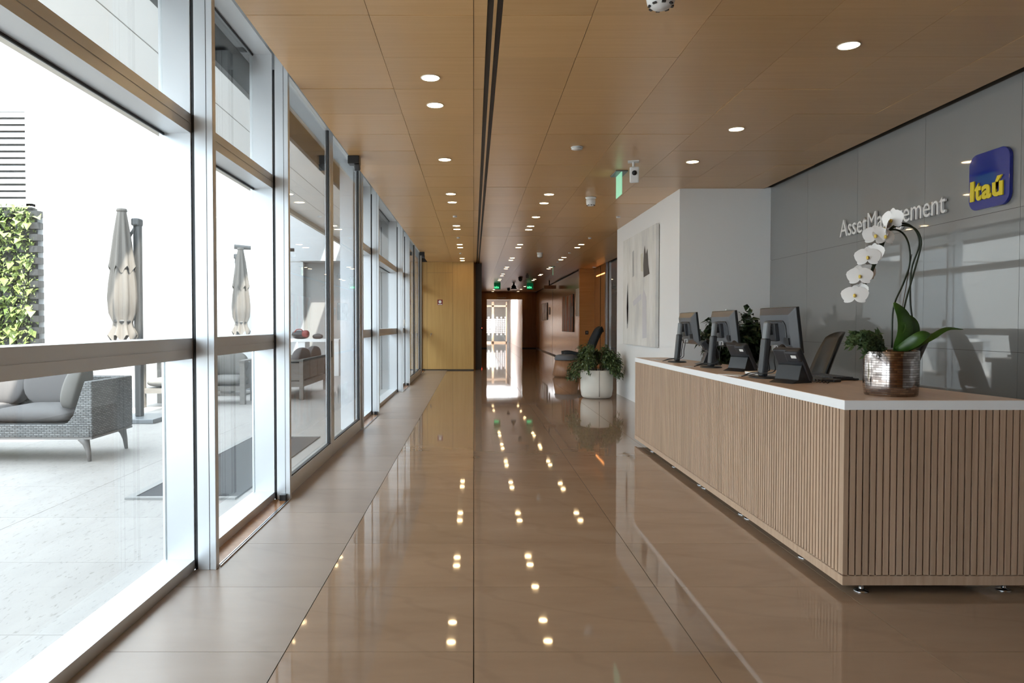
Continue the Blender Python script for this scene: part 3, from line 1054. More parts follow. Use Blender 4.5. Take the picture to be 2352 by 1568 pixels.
def sprinkler(px, py, label, r=0.035):
    x, y = ceil_pt(px, py, HC)
    t = empty('sprinkler_cap', (x, y, HC), 0, label, 'sprinkler', 'flat white ceiling caps')
    MB().lathe([(r * 0.8, 0.0), (r * 0.8, -0.012), (r, -0.014), (r, -0.02), (0, -0.022)][::-1], n=20).build('cap', 'white_plastic', t, smooth=True)
    MB().lathe([(r * 1.1, 0.0), (r * 1.1, -0.003), (r * 0.8, -0.004)][::-1], n=20).build('flange', 'white_plastic', t, smooth=True)


sprinkler(1325, 338, 'flat white disc on the ceiling between the middle and right lamp rows', 0.055)
sprinkler(1045, 496, 'small white cap on the window-side ceiling, nearest of its row')
sprinkler(1053, 545, 'small white cap on the window-side ceiling, second of its row')
sprinkler(1058, 581, 'small white cap on the window-side ceiling, third of its row')
sprinkler(1420, 497, 'small white cap on the ceiling just left of the white wall block')
sprinkler(1355, 546, 'small white cap on the ceiling beyond the smoke detector')
sprinkler(1308, 580, 'small white cap in the right row beyond the second lamp pair')
sprinkler(1281, 601, 'small white cap in the right row near the orange wall')
sprinkler(1365, 613, 'small white cap close above the orange wall corner', 0.06)


def detector(px, py, label, r=0.065):
    x, y = ceil_pt(px, py, HC - 0.03)
    t = empty('smoke_detector', (x, y, HC), 0, label, 'detector', 'white ceiling smoke detectors')
    MB().lathe([(0, -0.125), (r * 0.6, -0.12), (r * 0.92, -0.10), (r, -0.07), (r, -0.035), (r * 0.9, -0.03)], n=28).build('housing', 'white_plastic', t, smooth=True)
    MB().lathe([(r * 0.9, -0.03), (r * 1.15, -0.012), (r * 1.15, 0.0)], n=28).build('base_ring', 'white_plastic', t, smooth=True)
    for k in range(8):
        a = 2 * math.pi * k / 8
        MB().obox((r * 0.80 * math.cos(a), r * 0.80 * math.sin(a), -0.112), 0.012, 0.02, 0.008, rotz(a)).build('vent', 'black_plastic', t)


detector(1357, 458, 'white smoke detector hanging in front of the white wall block')
detector(1240, 583, 'white smoke detector further down the corridor ceiling')
detector(1518, -22, 'white smoke detector cut off by the top edge of the picture', 0.075)

# security camera
x, y = ceil_pt(1455, 370, HC)
t = empty('security_camera', (x, y, HC), R(-12), 'white cube security camera hung from the ceiling', 'camera')
MB().box(-0.06, 0.06, -0.05, 0.05, -0.012, 0.0).build('mount_plate', 'white_plastic', t, bevel=0.003)
MB().tube([(0, 0, -0.01), (0, 0, -0.06)], 0.014, 12).build('stem', 'white_plastic', t, smooth=True)
bo = MB().obox((0.01, -0.01, -0.15), 0.10, 0.07, 0.17, Matrix.Rotation(R(10), 3, 'X')).build('body', 'white_plastic', t, bevel=0.012)
MB().tube([(0.01, -0.04, -0.135), (0.01, -0.062, -0.139)], 0.026, 18).build('lens', 'black', bo, smooth=True)


def exit_hanging(px, py, label, rz):
    x, y = ceil_pt(px, py, HC)
    t = empty('exit_sign', (x, y, HC), rz, label, 'exit sign')
    MB().box(-0.17, 0.17, -0.07, 0.07, -0.012, 0.0).build('ceiling_plate', 'grey_plastic', t, bevel=0.002)
    pl = MB().box(-0.16, 0.16, -0.004, 0.004, -0.27, -0.012).build('acrylic_panel', 'exit_acrylic', t)
    return t, pl


def text_mesh(body, size, extrude, material, parent, name, M, sx_=1.0, bold=0.0):
    cu = bpy.data.curves.new(name, 'FONT')
    cu.body = body
    cu.size = size
    cu.extrude = extrude
    cu.offset = bold
    cu.resolution_u = 3
    o = bpy.data.objects.new(name, cu)
    COL.objects.link(o)
    bpy.context.view_layer.update()
    dg = bpy.context.evaluated_depsgraph_get()
    me = bpy.data.meshes.new_from_object(o.evaluated_get(dg))
    bpy.data.objects.remove(o)
    me.transform(Matrix.Diagonal((sx_, 1, 1, 1)))
    me.transform(M)
    me.materials.clear()
    me.materials.append(MATS[material])
    ob = bpy.data.objects.new(name, me)
    COL.objects.link(ob)
    ob.parent = parent
    return ob


FACE_CAM = Matrix(((1, 0, 0, 0), (0, 0, -1, 0), (0, 1, 0, 0), (0, 0, 0, 1)))      # text facing -Y
FACE_L = Matrix(((0, 0, -1, 0), (-1, 0, 0, 0), (0, 1, 0, 0), (0, 0, 0, 1)))       # text facing -X

t, pl = exit_hanging(1422, 398, 'green acrylic exit sign hung edgeways near the white wall block', R(90))
text_mesh('SAÍDA', 0.085, 0.001, 'exit_green', t, 'sign_text', Matrix.Translation((-0.13, -0.0045, -0.2)) @ FACE_CAM, 0.95)
t, pl = exit_hanging(1270, 612, 'thin green exit sign seen edge-on far down the right ceiling row', R(84))


def exit_box(px, py, label):
    z = 2.6
    x, y = ceil_pt(px, 652, HC - 0.02)
    Y = 31.0
    x = (px - VPX) / F_PX * Y
    t = empty('exit_sign', (x, Y, HC), 0, label, 'exit sign')
    MB().box(-0.14, 0.14, -0.03, 0.03, -0.26, 0.0).build('box', 'exit_green', t)
    text_mesh('SAÍDA', 0.115, 0.002, 'exit_text', t, 'sign_text', Matrix.Translation((-0.125, -0.033, -0.215)) @ FACE_CAM, 0.62, 0.002)


exit_box(1142, 652, 'lit green exit sign facing the viewer, left of the two far ones')
exit_box(1217, 652, 'lit green exit sign facing the viewer, right of the two far ones')


def far_fixture(name, px, Y, label, cat, parts):
    t = empty(name, ((px - VPX) / F_PX * Y, Y, HC), 0, label, cat)
    for nm, prof, mt in parts:
        MB().lathe(prof, n=20).build(nm, mt, t, smooth=True)


far_fixture('dome_camera', 1195, 27, 'dark dome camera on the far corridor ceiling', 'camera',
            [('dome', [(0, -0.16), (0.05, -0.14), (0.075, -0.08), (0.07, -0.03)], 'black_plastic'), ('collar', [(0.075, -0.03), (0.085, -0.02), (0.085, 0)], 'dark_plastic')])
far_fixture('dome_camera', 1168, 35, 'small black dome camera nearest the portal', 'camera',
            [('dome', [(0, -0.14), (0.06, -0.11), (0.075, -0.06), (0.07, -0.02)], 'black'), ('collar', [(0.075, -0.02), (0.085, -0.015), (0.085, 0)], 'dark_plastic')])
far_fixture('ceiling_diffuser', 1180, 31, 'black stepped diffuser hanging between the two exit signs', 'diffuser',
            [('lower_cone', [(0.13, -0.24), (0.13, -0.22), (0.07, -0.15)], 'black'), ('upper_cone', [(0.11, -0.16), (0.11, -0.14), (0.04, -0.06), (0.04, 0)], 'black')])
t = empty('wall_camera', ((1211 - VPX) / F_PX * 25, 25, HC), 0, 'small grey camera on the far corridor ceiling', 'camera')
MB().box(-0.05, 0.05, -0.03, 0.03, -0.16, -0.05).build('body', 'grey_plastic', t)
MB().box(-0.03, 0.03, -0.03, 0.03, -0.05, 0).build('mount', 'grey_plastic', t)


def sensor(y, label):
    t = empty('door_sensor', (-1.30, y, HC), 0, label, 'sensor', 'black door sensors')
    MB().box(-0.02, 0.10, -0.06, 0.06, -0.085, 0.0).build('housing', 'black_plastic', t, bevel=0.006)
    MB().obox((0.075, -0.02, -0.115), 0.06, 0.07, 0.07, Matrix.Rotation(R(20), 3, 'X')).build('sensor_head', 'dark_plastic', t, bevel=0.01)


sensor(7.62, 'black motion sensor on the ceiling edge over the near sliding doors')
sensor(17.6, 'black motion sensor on the ceiling edge over the far sliding doors')

# sign on the end wall
t = empty('door_sign', (-0.955, Y_END - 0.001, 1.93), 0, 'small square red sign with a white disc on the honey wood door', 'sign')
MB().box(-0.075, 0.075, -0.006, 0.0, -0.075, 0.075).build('plate', 'maroon', t)
dsc = MB()
dsc.prism([(0.042 * math.cos(2 * math.pi * k / 24), 0.042 * math.sin(2 * math.pi * k / 24) + 0.012) for k in range(24)], 0.006, 0.008, FACE_CAM)
dsc.build('disc', 'paper', t)
MB().box(-0.06, 0.06, -0.008, -0.006, -0.066, -0.05).build('line', 'paper', t)

t = empty('window_switch', (-1.352, 13.9, 1.33), 0, 'small white box on the post of the wide middle window bay', 'switch')
MB().box(-0.012, 0.02, -0.05, 0.05, -0.065, 0.065).build('box', 'white_plastic', t, bevel=0.006)
MB().box(0.02, 0.024, -0.02, 0.02, -0.03, 0.03).build('button', 'white_plastic', t)

# ------------------------------------------------------------------ art on walls
t = empty('abstract_painting', (X_COL - 0.001, 11.55, 0), 0, 'tall pale abstract canvas on the side of the white wall block', 'painting')
MB().box(-0.055, -0.008, -1.13, 1.13, 0.965, 2.76).build('canvas', 'art_canvas', t)
MB().box(-0.008, -0.0, -1.128, 1.10, 0.98, 2.75).build('edge_shadow', 'joint_dark', t)  # dark strip painted in for the shadow gap between canvas and wall


def blot(pts, mt, name='paint_mark'):
    # pts: (distance along the wall from the viewer side, height)
    b_ = MB()
    b_.add([(-0.0565, y, z) for y, z in pts], [tuple(range(len(pts)))])
    b_.add([(-0.0568, y, z) for y, z in pts], [tuple(range(len(pts) - 1, -1, -1))])
    b_.build(name, mt, t)


mat('paint_dark', (0.10, 0.09, 0.082), 0.7)
mat('paint_grey', (0.40, 0.40, 0.40), 0.7)
mat('paint_ochre', (0.60, 0.57, 0.47), 0.7)
mat('paint_mauve', (0.58, 0.57, 0.60), 0.7)
blot([(-0.78, 2.06), (-0.40, 2.03), (-0.37, 2.22), (-0.42, 2.44), (-0.46, 2.52), (-0.54, 2.38), (-0.64, 2.45), (-0.70, 2.2)], 'paint_dark')
blot([(-0.36, 2.12), (-0.22, 2.14), (-0.20, 2.40), (-0.34, 2.42)], 'paint_ochre')
blot([(0.26, 2.10), (0.38, 2.08), (0.40, 2.50), (0.28, 2.52)], 'paint_grey')
blot([(0.66, 1.60), (0.72, 1.25), (0.80, 1.22), (0.85, 1.6), (0.80, 1.95), (0.74, 2.02)], 'paint_grey')
blot([(0.70, 1.60), (0.73, 1.32), (0.78, 1.30), (0.81, 1.6), (0.78, 1.85), (0.75, 1.90)], 'paint_dark')
blot([(-0.62, 1.1), (-0.34, 1.08), (-0.32, 1.75), (-0.40, 1.86), (-0.58, 1.72)], 'paint_mauve')
blot([(-0.28, 1.70), (0.3, 1.60), (0.34, 1.68), (-0.24, 1.79)], 'paint_mauve')


def framed(y0, y1, z0, z1, mt, label, fm='gasket'):
    t = empty('framed_picture', (X_COR, (y0 + y1) / 2, 0), 0, label, 'picture')
    MB().box(-0.035, -0.002, y0 - (y0 + y1) / 2, y1 - (y0 + y1) / 2, z0, z1).build('picture', mt, t)
    MB().box(-0.03, -0.001, y0 - (y0 + y1) / 2 - 0.02, y1 - (y0 + y1) / 2 + 0.02, z0 - 0.01, z1 + 0.01).build('frame', fm, t)


framed(24.3, 27.2, 1.05, 2.32, 'art_stripes', 'large picture of red, brown and grey bands on the far corridor wall')
framed(32.8, 35.3, 1.52, 2.29, 'art_small', 'smaller pale banded picture further along the corridor wall')
framed(23.05, 23.6, 1.58, 2.45, 'paper', 'pale sheet hung at the near end of the dark corridor wall', 'paper')
t = empty('wall_plate', (X_COR, 32.0, 1.9), 0, 'narrow black plate beside the corridor door joint', 'plate')
MB().box(-0.02, 0, -0.2, 0.2, -0.16, 0.16).build('plate', 'black', t)
MB().box(-0.024, -0.02, -0.15, 0.15, 0.08, 0.11).build('label_strip', 'grey_plastic', t)
t = empty('hanging_panel', (3.05, 29.0, HC), 0, 'dark box hung high beside the corridor wall', 'panel')
MB().box(-0.22, 0.26, -0.1, 0.1, -0.34, -0.2).build('box', 'stool_wood', t)
MB().box(-0.02, 0.02, -0.02, 0.02, -0.2, 0).build('hanger', 'black', t)
t = empty('card_reader', (3.62, 23.0, 1.04), 0, 'small dark card reader on the orange wood wall', 'reader')
MB().box(-0.05, 0.05, -0.025, 0, -0.06, 0.06).build('housing', 'dark_plastic', t, bevel=0.006)
MB().box(-0.025, 0.025, -0.028, -0.025, -0.02, 0.03).build('face', 'grey_plastic', t)
t = empty('card_reader', (0.43, Y_PORTAL, 1.06), 0, 'slim reader with a red light on the left of the portal', 'reader')
MB().box(-0.04, 0.04, -0.03, 0, -0.1, 0.1).build('housing', 'black', t)
MB().box(-0.025, 0.025, -0.034, -0.03, 0.03, 0.07).build('led', 'led_red', t)
t = empty('thermostat', (3.32, 9.42, 1.44), 0, 'small white box with black reader on the white wall behind the monitors', 'thermostat')
MB().box(-0.02, 0.025, -0.03, 0, -0.06, 0.06).build('box', 'white_plastic', t, bevel=0.004)
MB().box(0.05, 0.11, -0.03, 0, -0.06, 0.02).build('reader', 'black_plastic', t, bevel=0.004)

# ------------------------------------------------------------------ lettering and logo
L = empty('wall_lettering', (XW, 7.58, 2.215), 0, 'raised silver letters on the grey glass wall behind the orchid', 'lettering')
word = 'AssetManagement'
adv = []
size = 0.253
# measure each glyph by its advance
cu = bpy.data.curves.new('measure', 'FONT')
mo = bpy.data.objects.new('measure', cu)
COL.objects.link(mo)
cu.size = size


def width(s):
    cu.body = s
    bpy.context.view_layer.update()
    return mo.dimensions.x


ref = width('||')
xsn = [0.0]
for i in range(len(word)):
    xsn.append(width('|' + word[:i + 1] + '|') - ref)
bpy.data.objects.remove(mo)
TOT = xsn[-1]
sc = 1.69 / TOT
for i, ch in enumerate(word):
    M_ = Matrix.Translation((-0.022, -xsn[i] * sc, 0)) @ FACE_L
    text_mesh(ch, size, 0.009, 'letter_silver', L, 'letter', M_, sc)

G = empty('logo_sign', (XW, 5.40, 2.385), 0, 'blue rounded square sign with yellow lettering on the grey glass wall', 'sign')
pts = []
rad, hs = 0.085, 0.212
for q, (cx_, cy_) in enumerate(((hs - rad, hs - rad), (-hs + rad, hs - rad), (-hs + rad, -hs + rad), (hs - rad, -hs + rad))):
    for k in range(9):
        a = R(90 * q + k * 90 / 8)
        pts.append((cx_ + rad * math.cos(a), cy_ + rad * math.sin(a)))
MB().prism(pts, 0.004, 0.03, FACE_L).build('plate', 'sign_blue', G, bevel=0.003)
for ch, ya, yb in (('I', 5.584, 5.540), ('t', 5.533, 5.462), ('a', 5.458, 5.358), ('ú', 5.347, 5.240)):
    ob = text_mesh(ch, 0.205, 0.005, 'sign_yellow', G, 'letter', Matrix.Identity(4), 1.0, 0.007)
    xs_ = [v.co.x for v in ob.data.vertices]
    k_ = (ya - yb) / (max(xs_) - min(xs_))
    ob.data.transform(FACE_L @ Matrix.Diagonal((k_, 1, 1, 1)) @ Matrix.Translation((-min(xs_), 0, 0)))
    ob.data.transform(Matrix.Translation((-0.036, ya - 5.40, -0.135)))

# ------------------------------------------------------------------ reception desk
DX, DY0, DY1, DT = 1.775, 3.43, 7.90, 0.938
DK = empty('reception_desk', (DX, DY0, 0), 0, 'long reception desk clad in vertical oak slats with a white edge', 'desk')
LEN = DY1 - DY0


def back_x(y):
    return 2.66 - DX - 0.118 * y


foot_pr = [(0.034, 0.0), (0.034, 0.005), (0.014, 0.010), (0.010, 0.016), (0.010, 0.052)]
# carcass polygon
poly = [(0.02, 0.02), (1.75, 0.02), (1.75, 0.55), (back_x(0.9), 0.55), (back_x(LEN) - 0.02, LEN - 0.02), (0.02, LEN - 0.02)]
tp = [(0.0, 0.0), (1.85, 0.0), (1.85, 0.62), (back_x(0.25) + 0.02, 0.0 + 0.25), (back_x(LEN), LEN), (0.0, LEN)]
tp = [(0.0, 0.0), (1.85, 0.0), (1.85, 0.03), (back_x(0.03), 0.03), (back_x(LEN), LEN), (0.0, LEN)]
body = [(0.022, 0.022), (1.80, 0.022), (1.80, 0.03), (back_x(0.03) - 0.1, 0.06), (back_x(LEN) - 0.05, LEN - 0.03), (0.022, LEN - 0.03)]
MB().prism(body, 0.05, DT - 0.05).build('carcass', 'gasket', DK)
MB().prism(tp, DT - 0.047, DT - 0.0015).build('top_slab', 'counter_white', DK, bevel=0.0015)
MB().prism([(x * 0.998 + 0.001, y * 0.998 + 0.003) for x, y in tp], DT - 0.0016, DT).build('top_veneer', 'desk_top', DK)
bbm = MB()
bbm.box(0.0, 0.02, 0.02, LEN, 0.045, 0.095)
bbm.box(0.0, 1.82, 0.0, 0.02, 0.045, 0.095)
bbm.build('base_board', 'desk_oak', DK)
SP = 0.0326
s0 = s1 = None
n_ = int((LEN - 0.02) / SP)
for k in range(n_):
    y = 0.020 + k * (LEN - 0.022) / n_
    if s0 is None:
        s0 = MB().box(0.0, 0.022, 0.0, 0.0215, 0.09, DT - 0.047).build('slat', 'desk_oak', DK, loc=(0, y, 0))
    else:
        dup(s0, DK, (0, y, 0))
for k in range(int(1.82 / SP)):
    x = k * SP + 0.0
    if s1 is None:
        s1 = MB().box(0.0, 0.0235, 0.0, 0.022, 0.09, DT - 0.047).build('slat', 'desk_oak', DK, loc=(x, 0, 0))
    else:
        dup(s1, DK, (x, 0, 0))
f0 = None
for x, y in ((0.115, 0.045), (0.82, 0.06), (1.6, 0.10), (0.07, 0.55), (0.07, 1.35), (0.07, 1.46), (0.07, 2.25), (0.07, 2.36), (0.07, 3.1), (0.07, 3.9)):
    if f0 is None:
        f0 = MB().lathe(foot_pr, n=20).build('levelling_foot', 'steel', DK, smooth=True, loc=(x, y, 0))
    else:
        dup(f0, DK, (x, y, 0))


# ------------------------------------------------------------------ monitors, phones, keyboard, papers
def monitor(loc, rz, label):
    t = empty('monitor', loc, rz, label, 'monitor', 'black monitors seen from behind on the desk')
    MB().lathe([(0.0, 0.012), (0.09, 0.012), (0.10, 0.006), (0.10, 0.0)], n=32, sx=0.85, sy=1.15).build('base', 'black_plastic', t, smooth=True)
    cl = MB()
    lean = Matrix.Rotation(R(5), 3, 'Y')
    cl.obox((0.010, 0, 0.14), 0.045, 0.072, 0.26, lean)
    cl = cl.build('column', 'dark_plastic', t, bevel=0.012)
    MB().obox((0.024, 0, 0.30), 0.036, 0.058, 0.16, lean).build('column_slider', 'grey_plastic', t, bevel=0.012)
    tilt = Matrix.Rotation(R(-7), 3, 'Y')
    c0 = Vector((0.115, 0, 0.325))
    pn = MB().obox(c0 + tilt @ Vector((0.012, 0, 0)), 0.022, 0.50, 0.305, tilt).build('panel', 'black_plastic', t, bevel=0.004)
    MB().obox(c0 + tilt @ Vector((0.0235, 0, 0.004)), 0.002, 0.475, 0.275, tilt).build('screen', 'black', pn)
    sh = MB()
    a, b_ = (0.25, 0.1525), (0.20, 0.105)
    vs_ = [c0 + tilt @ Vector((0.001, y * a[0], z * a[1])) for z in (-1, 1) for y in (-1, 1)]
    vs_ += [c0 + tilt @ Vector((-0.032, y * b_[0], z * b_[1])) for z in (-1, 1) for y in (-1, 1)]
    sh.add(vs_, [(0, 1, 3, 2), (4, 6, 7, 5), (0, 4, 5, 1), (2, 3, 7, 6), (0, 2, 6, 4), (1, 5, 7, 3)])
    sh.build('back_shell', 'shell_grey', t, bevel=0.006)
    vt = MB()
    arc = [(-0.15, -0.08), (-0.15, 0.02), (-0.135, 0.05), (-0.10, 0.062), (0.10, 0.062), (0.135, 0.05), (0.15, 0.02), (0.15, -0.08)]
    vt.tube(smooth_pts([c0 + tilt @ Vector((-0.033, y, z)) for y, z in arc], 4), 0.006, 8)
    vt.build('vent_trim', 'black_plastic', t, smooth=True)
    MB().obox(c0 + tilt @ Vector((-0.045, 0, -0.01)), 0.03, 0.11, 0.12, tilt).build('hinge_plate', 'dark_plastic', t, bevel=0.005)
    MB().obox(c0 + tilt @ Vector((-0.07, 0, 0.0)), 0.05, 0.05, 0.05, tilt).build('hinge', 'black_plastic', t, bevel=0.006)
    MB().obox(c0 + tilt @ Vector((-0.034, -0.155, -0.07)), 0.012, 0.06, 0.045, tilt).build('port_recess', 'black', t)
    MB().obox(c0 + tilt @ Vector((-0.045, 0.0, -0.115)), 0.03, 0.03, 0.035, tilt).build('plug', 'white_plastic', t)
    for q in range(2):
        yy = -0.05 + q * 0.08
        MB().tube(smooth_pts([(0.07, yy, 0.215), (0.05, yy - 0.01, 0.12), (0.02, yy - 0.07, 0.05), (-0.06, yy + 0.02, 0.03), (-0.13, yy + 0.09 * (1 - q), 0.008)]), 0.0035, 6).build('cable', 'black', t, smooth=True)
    return t


monitor((1.965, 4.88, DT), R(4), 'nearest black monitor on the desk, close to the front corner')
monitor((2.0, 6.05, DT), R(2), 'middle black monitor on the desk, in front of the dark plant')
monitor((1.96, 6.92, DT), R(0), 'farthest black monitor on the desk, next to the white wall block')


def phone(loc, rz, label):
    t = empty('desk_phone', loc, rz, label, 'telephone', 'black desk phones seen from behind')
    tl = Matrix.Rotation(R(-32), 3, 'Y')      # leaning back towards the lobby
    c0 = Vector((0.0, 0, 0.115))
    MB().obox(c0, 0.035, 0.19, 0.23, tl).build('body', 'dark_plastic', t, bevel=0.008)
    hdst = MB()
    o1 = Vector((0.035, 0.065, 0))
    hdst.tube(smooth_pts([c0 + tl @ (o1 + Vector((0.0, 0, -0.10))), c0 + tl @ (o1 + Vector((0.025, 0, -0.05))), c0 + tl @ (o1 + Vector((0.032, 0, 0.0))), c0 + tl @ (o1 + Vector((0.025, 0, 0.05))), c0 + tl @ (o1 + Vector((0.0, 0, 0.10)))]),
              0.022, 12)
    hdst.build('handset', 'black_plastic', t, smooth=True)
    MB().obox(c0 + tl @ Vector((-0.012, -0.045, 0.075)), 0.05, 0.10, 0.08, tl).build('display_back', 'dark_plastic', t, bevel=0.012)
    MB().obox(c0 + tl @ Vector((-0.038, -0.06, 0.08)), 0.003, 0.035, 0.02, tl).build('sticker', 'paper', t)
    st = MB()
    st.prism([(-0.12, 0.0), (0.075, 0.0), (0.06, 0.03), (-0.01, 0.12), (-0.03, 0.11), (-0.06, 0.02)], -0.085, 0.085,
             Matrix(((1, 0, 0, 0), (0, 0, 1, 0), (0, 1, 0, 0), (0, 0, 0, 1))))
    st.build('stand', 'black_plastic', t, bevel=0.003)
    cp = [(0.07 + 0.012 * math.cos(k * 1.3), -0.08 - 0.008 * k * 0.6, 0.014 + 0.009 * math.sin(k * 1.3)) for k in range(26)]
    MB().tube(cp, 0.0028, 5).build('cord', 'black', t, smooth=True)
    return t


phone((2.0, 4.50, DT), R(30), 'nearest black desk phone, in front of the near monitor')
phone((2.10, 5.62, DT), R(28), 'black desk phone between the near and the middle monitor')
phone((2.13, 6.50, DT), R(-10), 'black desk phone between the middle and the far monitor')

kb = empty('keyboard', (2.38, 4.86, DT), R(4), 'black keyboard lying on the desk behind the nearest phone', 'keyboard')
MB().box(-0.075, 0.075, -0.22, 0.22, 0.003, 0.016).build('tray', 'black_plastic', kb, bevel=0.004)
k0 = None
for i in range(5):
    for j in range(14):
        if k0 is None:
            k0 = MB().box(-0.0115, 0.0115, -0.0135, 0.0135, 0.016, 0.022).build('key', 'dark_plastic', kb, loc=(-0.056 + i * 0.028, -0.196 + j * 0.0302, 0))
        else:
            dup(k0, kb, (-0.056 + i * 0.028, -0.196 + j * 0.0302, 0))
MB().box(0.078, 0.11, -0.21, 0.21, 0.0, 0.012).build('wrist_rest', 'black_plastic', kb, bevel=0.004)
cl_ = empty('calculator', (2.235, 4.60, DT), R(-62), 'small flat black handset lying beside the nearest phone', 'handset')
MB().box(-0.11, 0.11, -0.035, 0.035, 0.0, 0.018).build('case', 'black_plastic', cl_, bevel=0.005)
MB().box(-0.095, 0.02, -0.028, 0.028, 0.018, 0.020).build('pad', 'dark_plastic', cl_)


def paper(name, loc, rz, sx_, sy_, label, h=0.0015):
    o = MB().box(-sx_ / 2, sx_ / 2, -sy_ / 2, sy_ / 2, 0, h).build(name, 'paper', loc=loc)
    o.rotation_euler = (0, 0, rz)
    tag(o, label, 'paper', 'papers on the desk')


paper('envelope', (1.86, 5.12, DT), R(20), 0.11, 0.22, 'white envelope on the desk between the near monitor and its edge', 0.003)
paper('note_sheet', (1.84, 6.18, DT), R(-8), 0.08, 0.16, 'white slip of paper near the desk edge before the middle monitor')
paper('note_sheet', (1.90, 7.42, DT), R(12), 0.10, 0.18, 'white slip of paper at the far end of the desk')
pn_ = empty('notepad', (2.12, 5.20, DT), R(10), 'tan notepad on the desk behind the nearest monitor', 'notepad')
MB().box(-0.09, 0.09, -0.13, 0.13, 0, 0.015).build('pages', 'paper', pn_)
MB().box(-0.092, 0.092, -0.132, 0.132, 0.015, 0.018).build('cover', 'pale_wood', pn_)


# ------------------------------------------------------------------ office chairs
def chair(loc, rz, label):
    t = empty('office_chair', loc, rz, label, 'chair', 'black tall office chairs behind the desk')
    for k in range(5):
        a = 2 * math.pi * k / 5 + 0.3
        d = Vector((math.cos(a), math.sin(a), 0))
        lg = MB().tube([d * 0.03 + Vector((0, 0, 0.11)), d * 0.18 + Vector((0, 0, 0.095)), d * 0.30 + Vector((0, 0, 0.065))], [0.026, 0.021, 0.016], 8).build('base_leg', 'black_plastic', t, smooth=True)
        sd = Vector((-d.y, d.x, 0))
        MB().tube([d * 0.30 + sd * 0.022 + Vector((0, 0, 0.028)), d * 0.30 - sd * 0.022 + Vector((0, 0, 0.028))], 0.028, 14).build('castor', 'black', lg, smooth=True)
    MB().tube([(0, 0, 0.09), (0, 0, 0.35), (0, 0, 0.58)], [0.03, 0.028, 0.018], 14).build('gas_column', 'steel', t, smooth=True)
    MB().lathe([(0.20, 0.24), (0.215, 0.25), (0.20, 0.26)], n=28).build('foot_ring', 'steel', t, smooth=True)
    MB().pillow((0, 0, 0.63), 0.48, 0.50, 0.10, p=4).build('seat', 'fabric_navy', t, smooth=True)
    # back shell behind the sitter, on +x
    vs_, fs_2 = [], []
    nu, nv = 10, 10
    for off in (0, 0.022):
        for j in range(nv + 1):
            v_ = j / nv
            hw = 0.23 * (1 - 0.10 * v_ - 0.25 * max(0, v_ - 0.75) ** 1 * 2)
            for i in range(nu + 1):
                u = i / nu * 2 - 1
                x = 0.20 + 0.13 * v_ + 0.05 * v_ * v_ - 0.075 * u * u + off
                z = 0.70 + 0.54 * v_ - 0.05 * (abs(u) ** 3) * v_
                vs_.append((x, u * hw, z))
    m2 = (nu + 1) * (nv + 1)
    for j in range(nv):
        for i in range(nu):
            a = j * (nu + 1) + i
            fs_2.append((a, a + nu + 1, a + nu + 2, a + 1))
            fs_2.append((m2 + a, m2 + a + 1, m2 + a + nu + 2, m2 + a + nu + 1))
    ring = [i for i in range(nu + 1)] + [j * (nu + 1) + nu for j in range(1, nv + 1)] + [nv * (nu + 1) + i for i in range(nu - 1, -1, -1)] + [j * (nu + 1) for j in range(nv - 1, 0, -1)]
    for q in range(len(ring)):
        a, b_ = ring[q], ring[(q + 1) % len(ring)]
        fs_2.append((a, b_, m2 + b_, m2 + a))
    MB().add(vs_, fs_2).build('backrest', 'black_plastic', t, smooth=True)
    MB().tube(smooth_pts([(0.05, 0, 0.585), (0.2, 0, 0.60), (0.27, 0, 0.72), (0.29, 0, 0.85)]), 0.018, 10).build('back_support', 'dark_plastic', t, smooth=True)
    return t


chair((2.74, 6.15, 0), R(-10), 'black office chair behind the nearest monitor, back leaning to the right')
chair((2.72, 6.95, 0), R(14), 'black office chair half hidden behind the nearest desk phone')
chair((2.80, 5.12, 0), R(-25), 'black office chair partly hidden behind the orchid pot')


# ------------------------------------------------------------------ plants
def fig_foliage(t, n, rx, rz_, c, mt, L=(0.045, 0.085), wide=0.42, droop=True, xmax=9.0):
    f_ = MB()
    st_ = MB()
    for s_ in range(34):
        a = rnd.uniform(0, 2 * math.pi)
        rr_ = math.sqrt(rnd.random())
        tip = Vector((c[0] + math.cos(a) * rx * rr_, c[1] + math.sin(a) * rx * rr_, c[2] + rz_ * (rnd.uniform(0.35, 1.0) * math.sqrt(max(0, 1 - rr_ * rr_)) + (-0.35 * rr_ ** 3 if droop else 0.1))))
        base = Vector((c[0] + math.cos(a) * 0.07, c[1] + math.sin(a) * 0.07, c[2] - 0.12))
        mid = (base + tip) / 2 + Vector((0, 0, 0.12 if droop else 0.05))
        end = tip + Vector((math.cos(a) * 0.05, math.sin(a) * 0.05, -0.14 if droop else 0.03))
        end.x = min(end.x, xmax)
        tip.x = min(tip.x, xmax)
        path = smooth_pts([base, mid, tip, end], 6)
        st_.tube(path, [0.006 * (1 - 0.7 * i / len(path)) for i in range(len(path))], 5)
        for q in range(n // 34):
            k = rnd.randrange(4, len(path))
            p = path[k] + Vector((rnd.gauss(0, 0.035), rnd.gauss(0, 0.035), rnd.gauss(0, 0.03)))
            l_ = rnd.uniform(*L)
            if p.x > xmax - l_:
                continue
            f_.leaf(p, (math.cos(a) + rnd.gauss(0, 0.9), math.sin(a) + rnd.gauss(0, 0.9), rnd.uniform(-1.1, 0.3 if droop else 0.9)),
                    (rnd.gauss(0, .3), rnd.gauss(0, .3), 1), l_, l_ * wide)
    st_.build('stems', 'bark', t, smooth=True)
    f_.build('foliage', mt, t, kind='stuff')


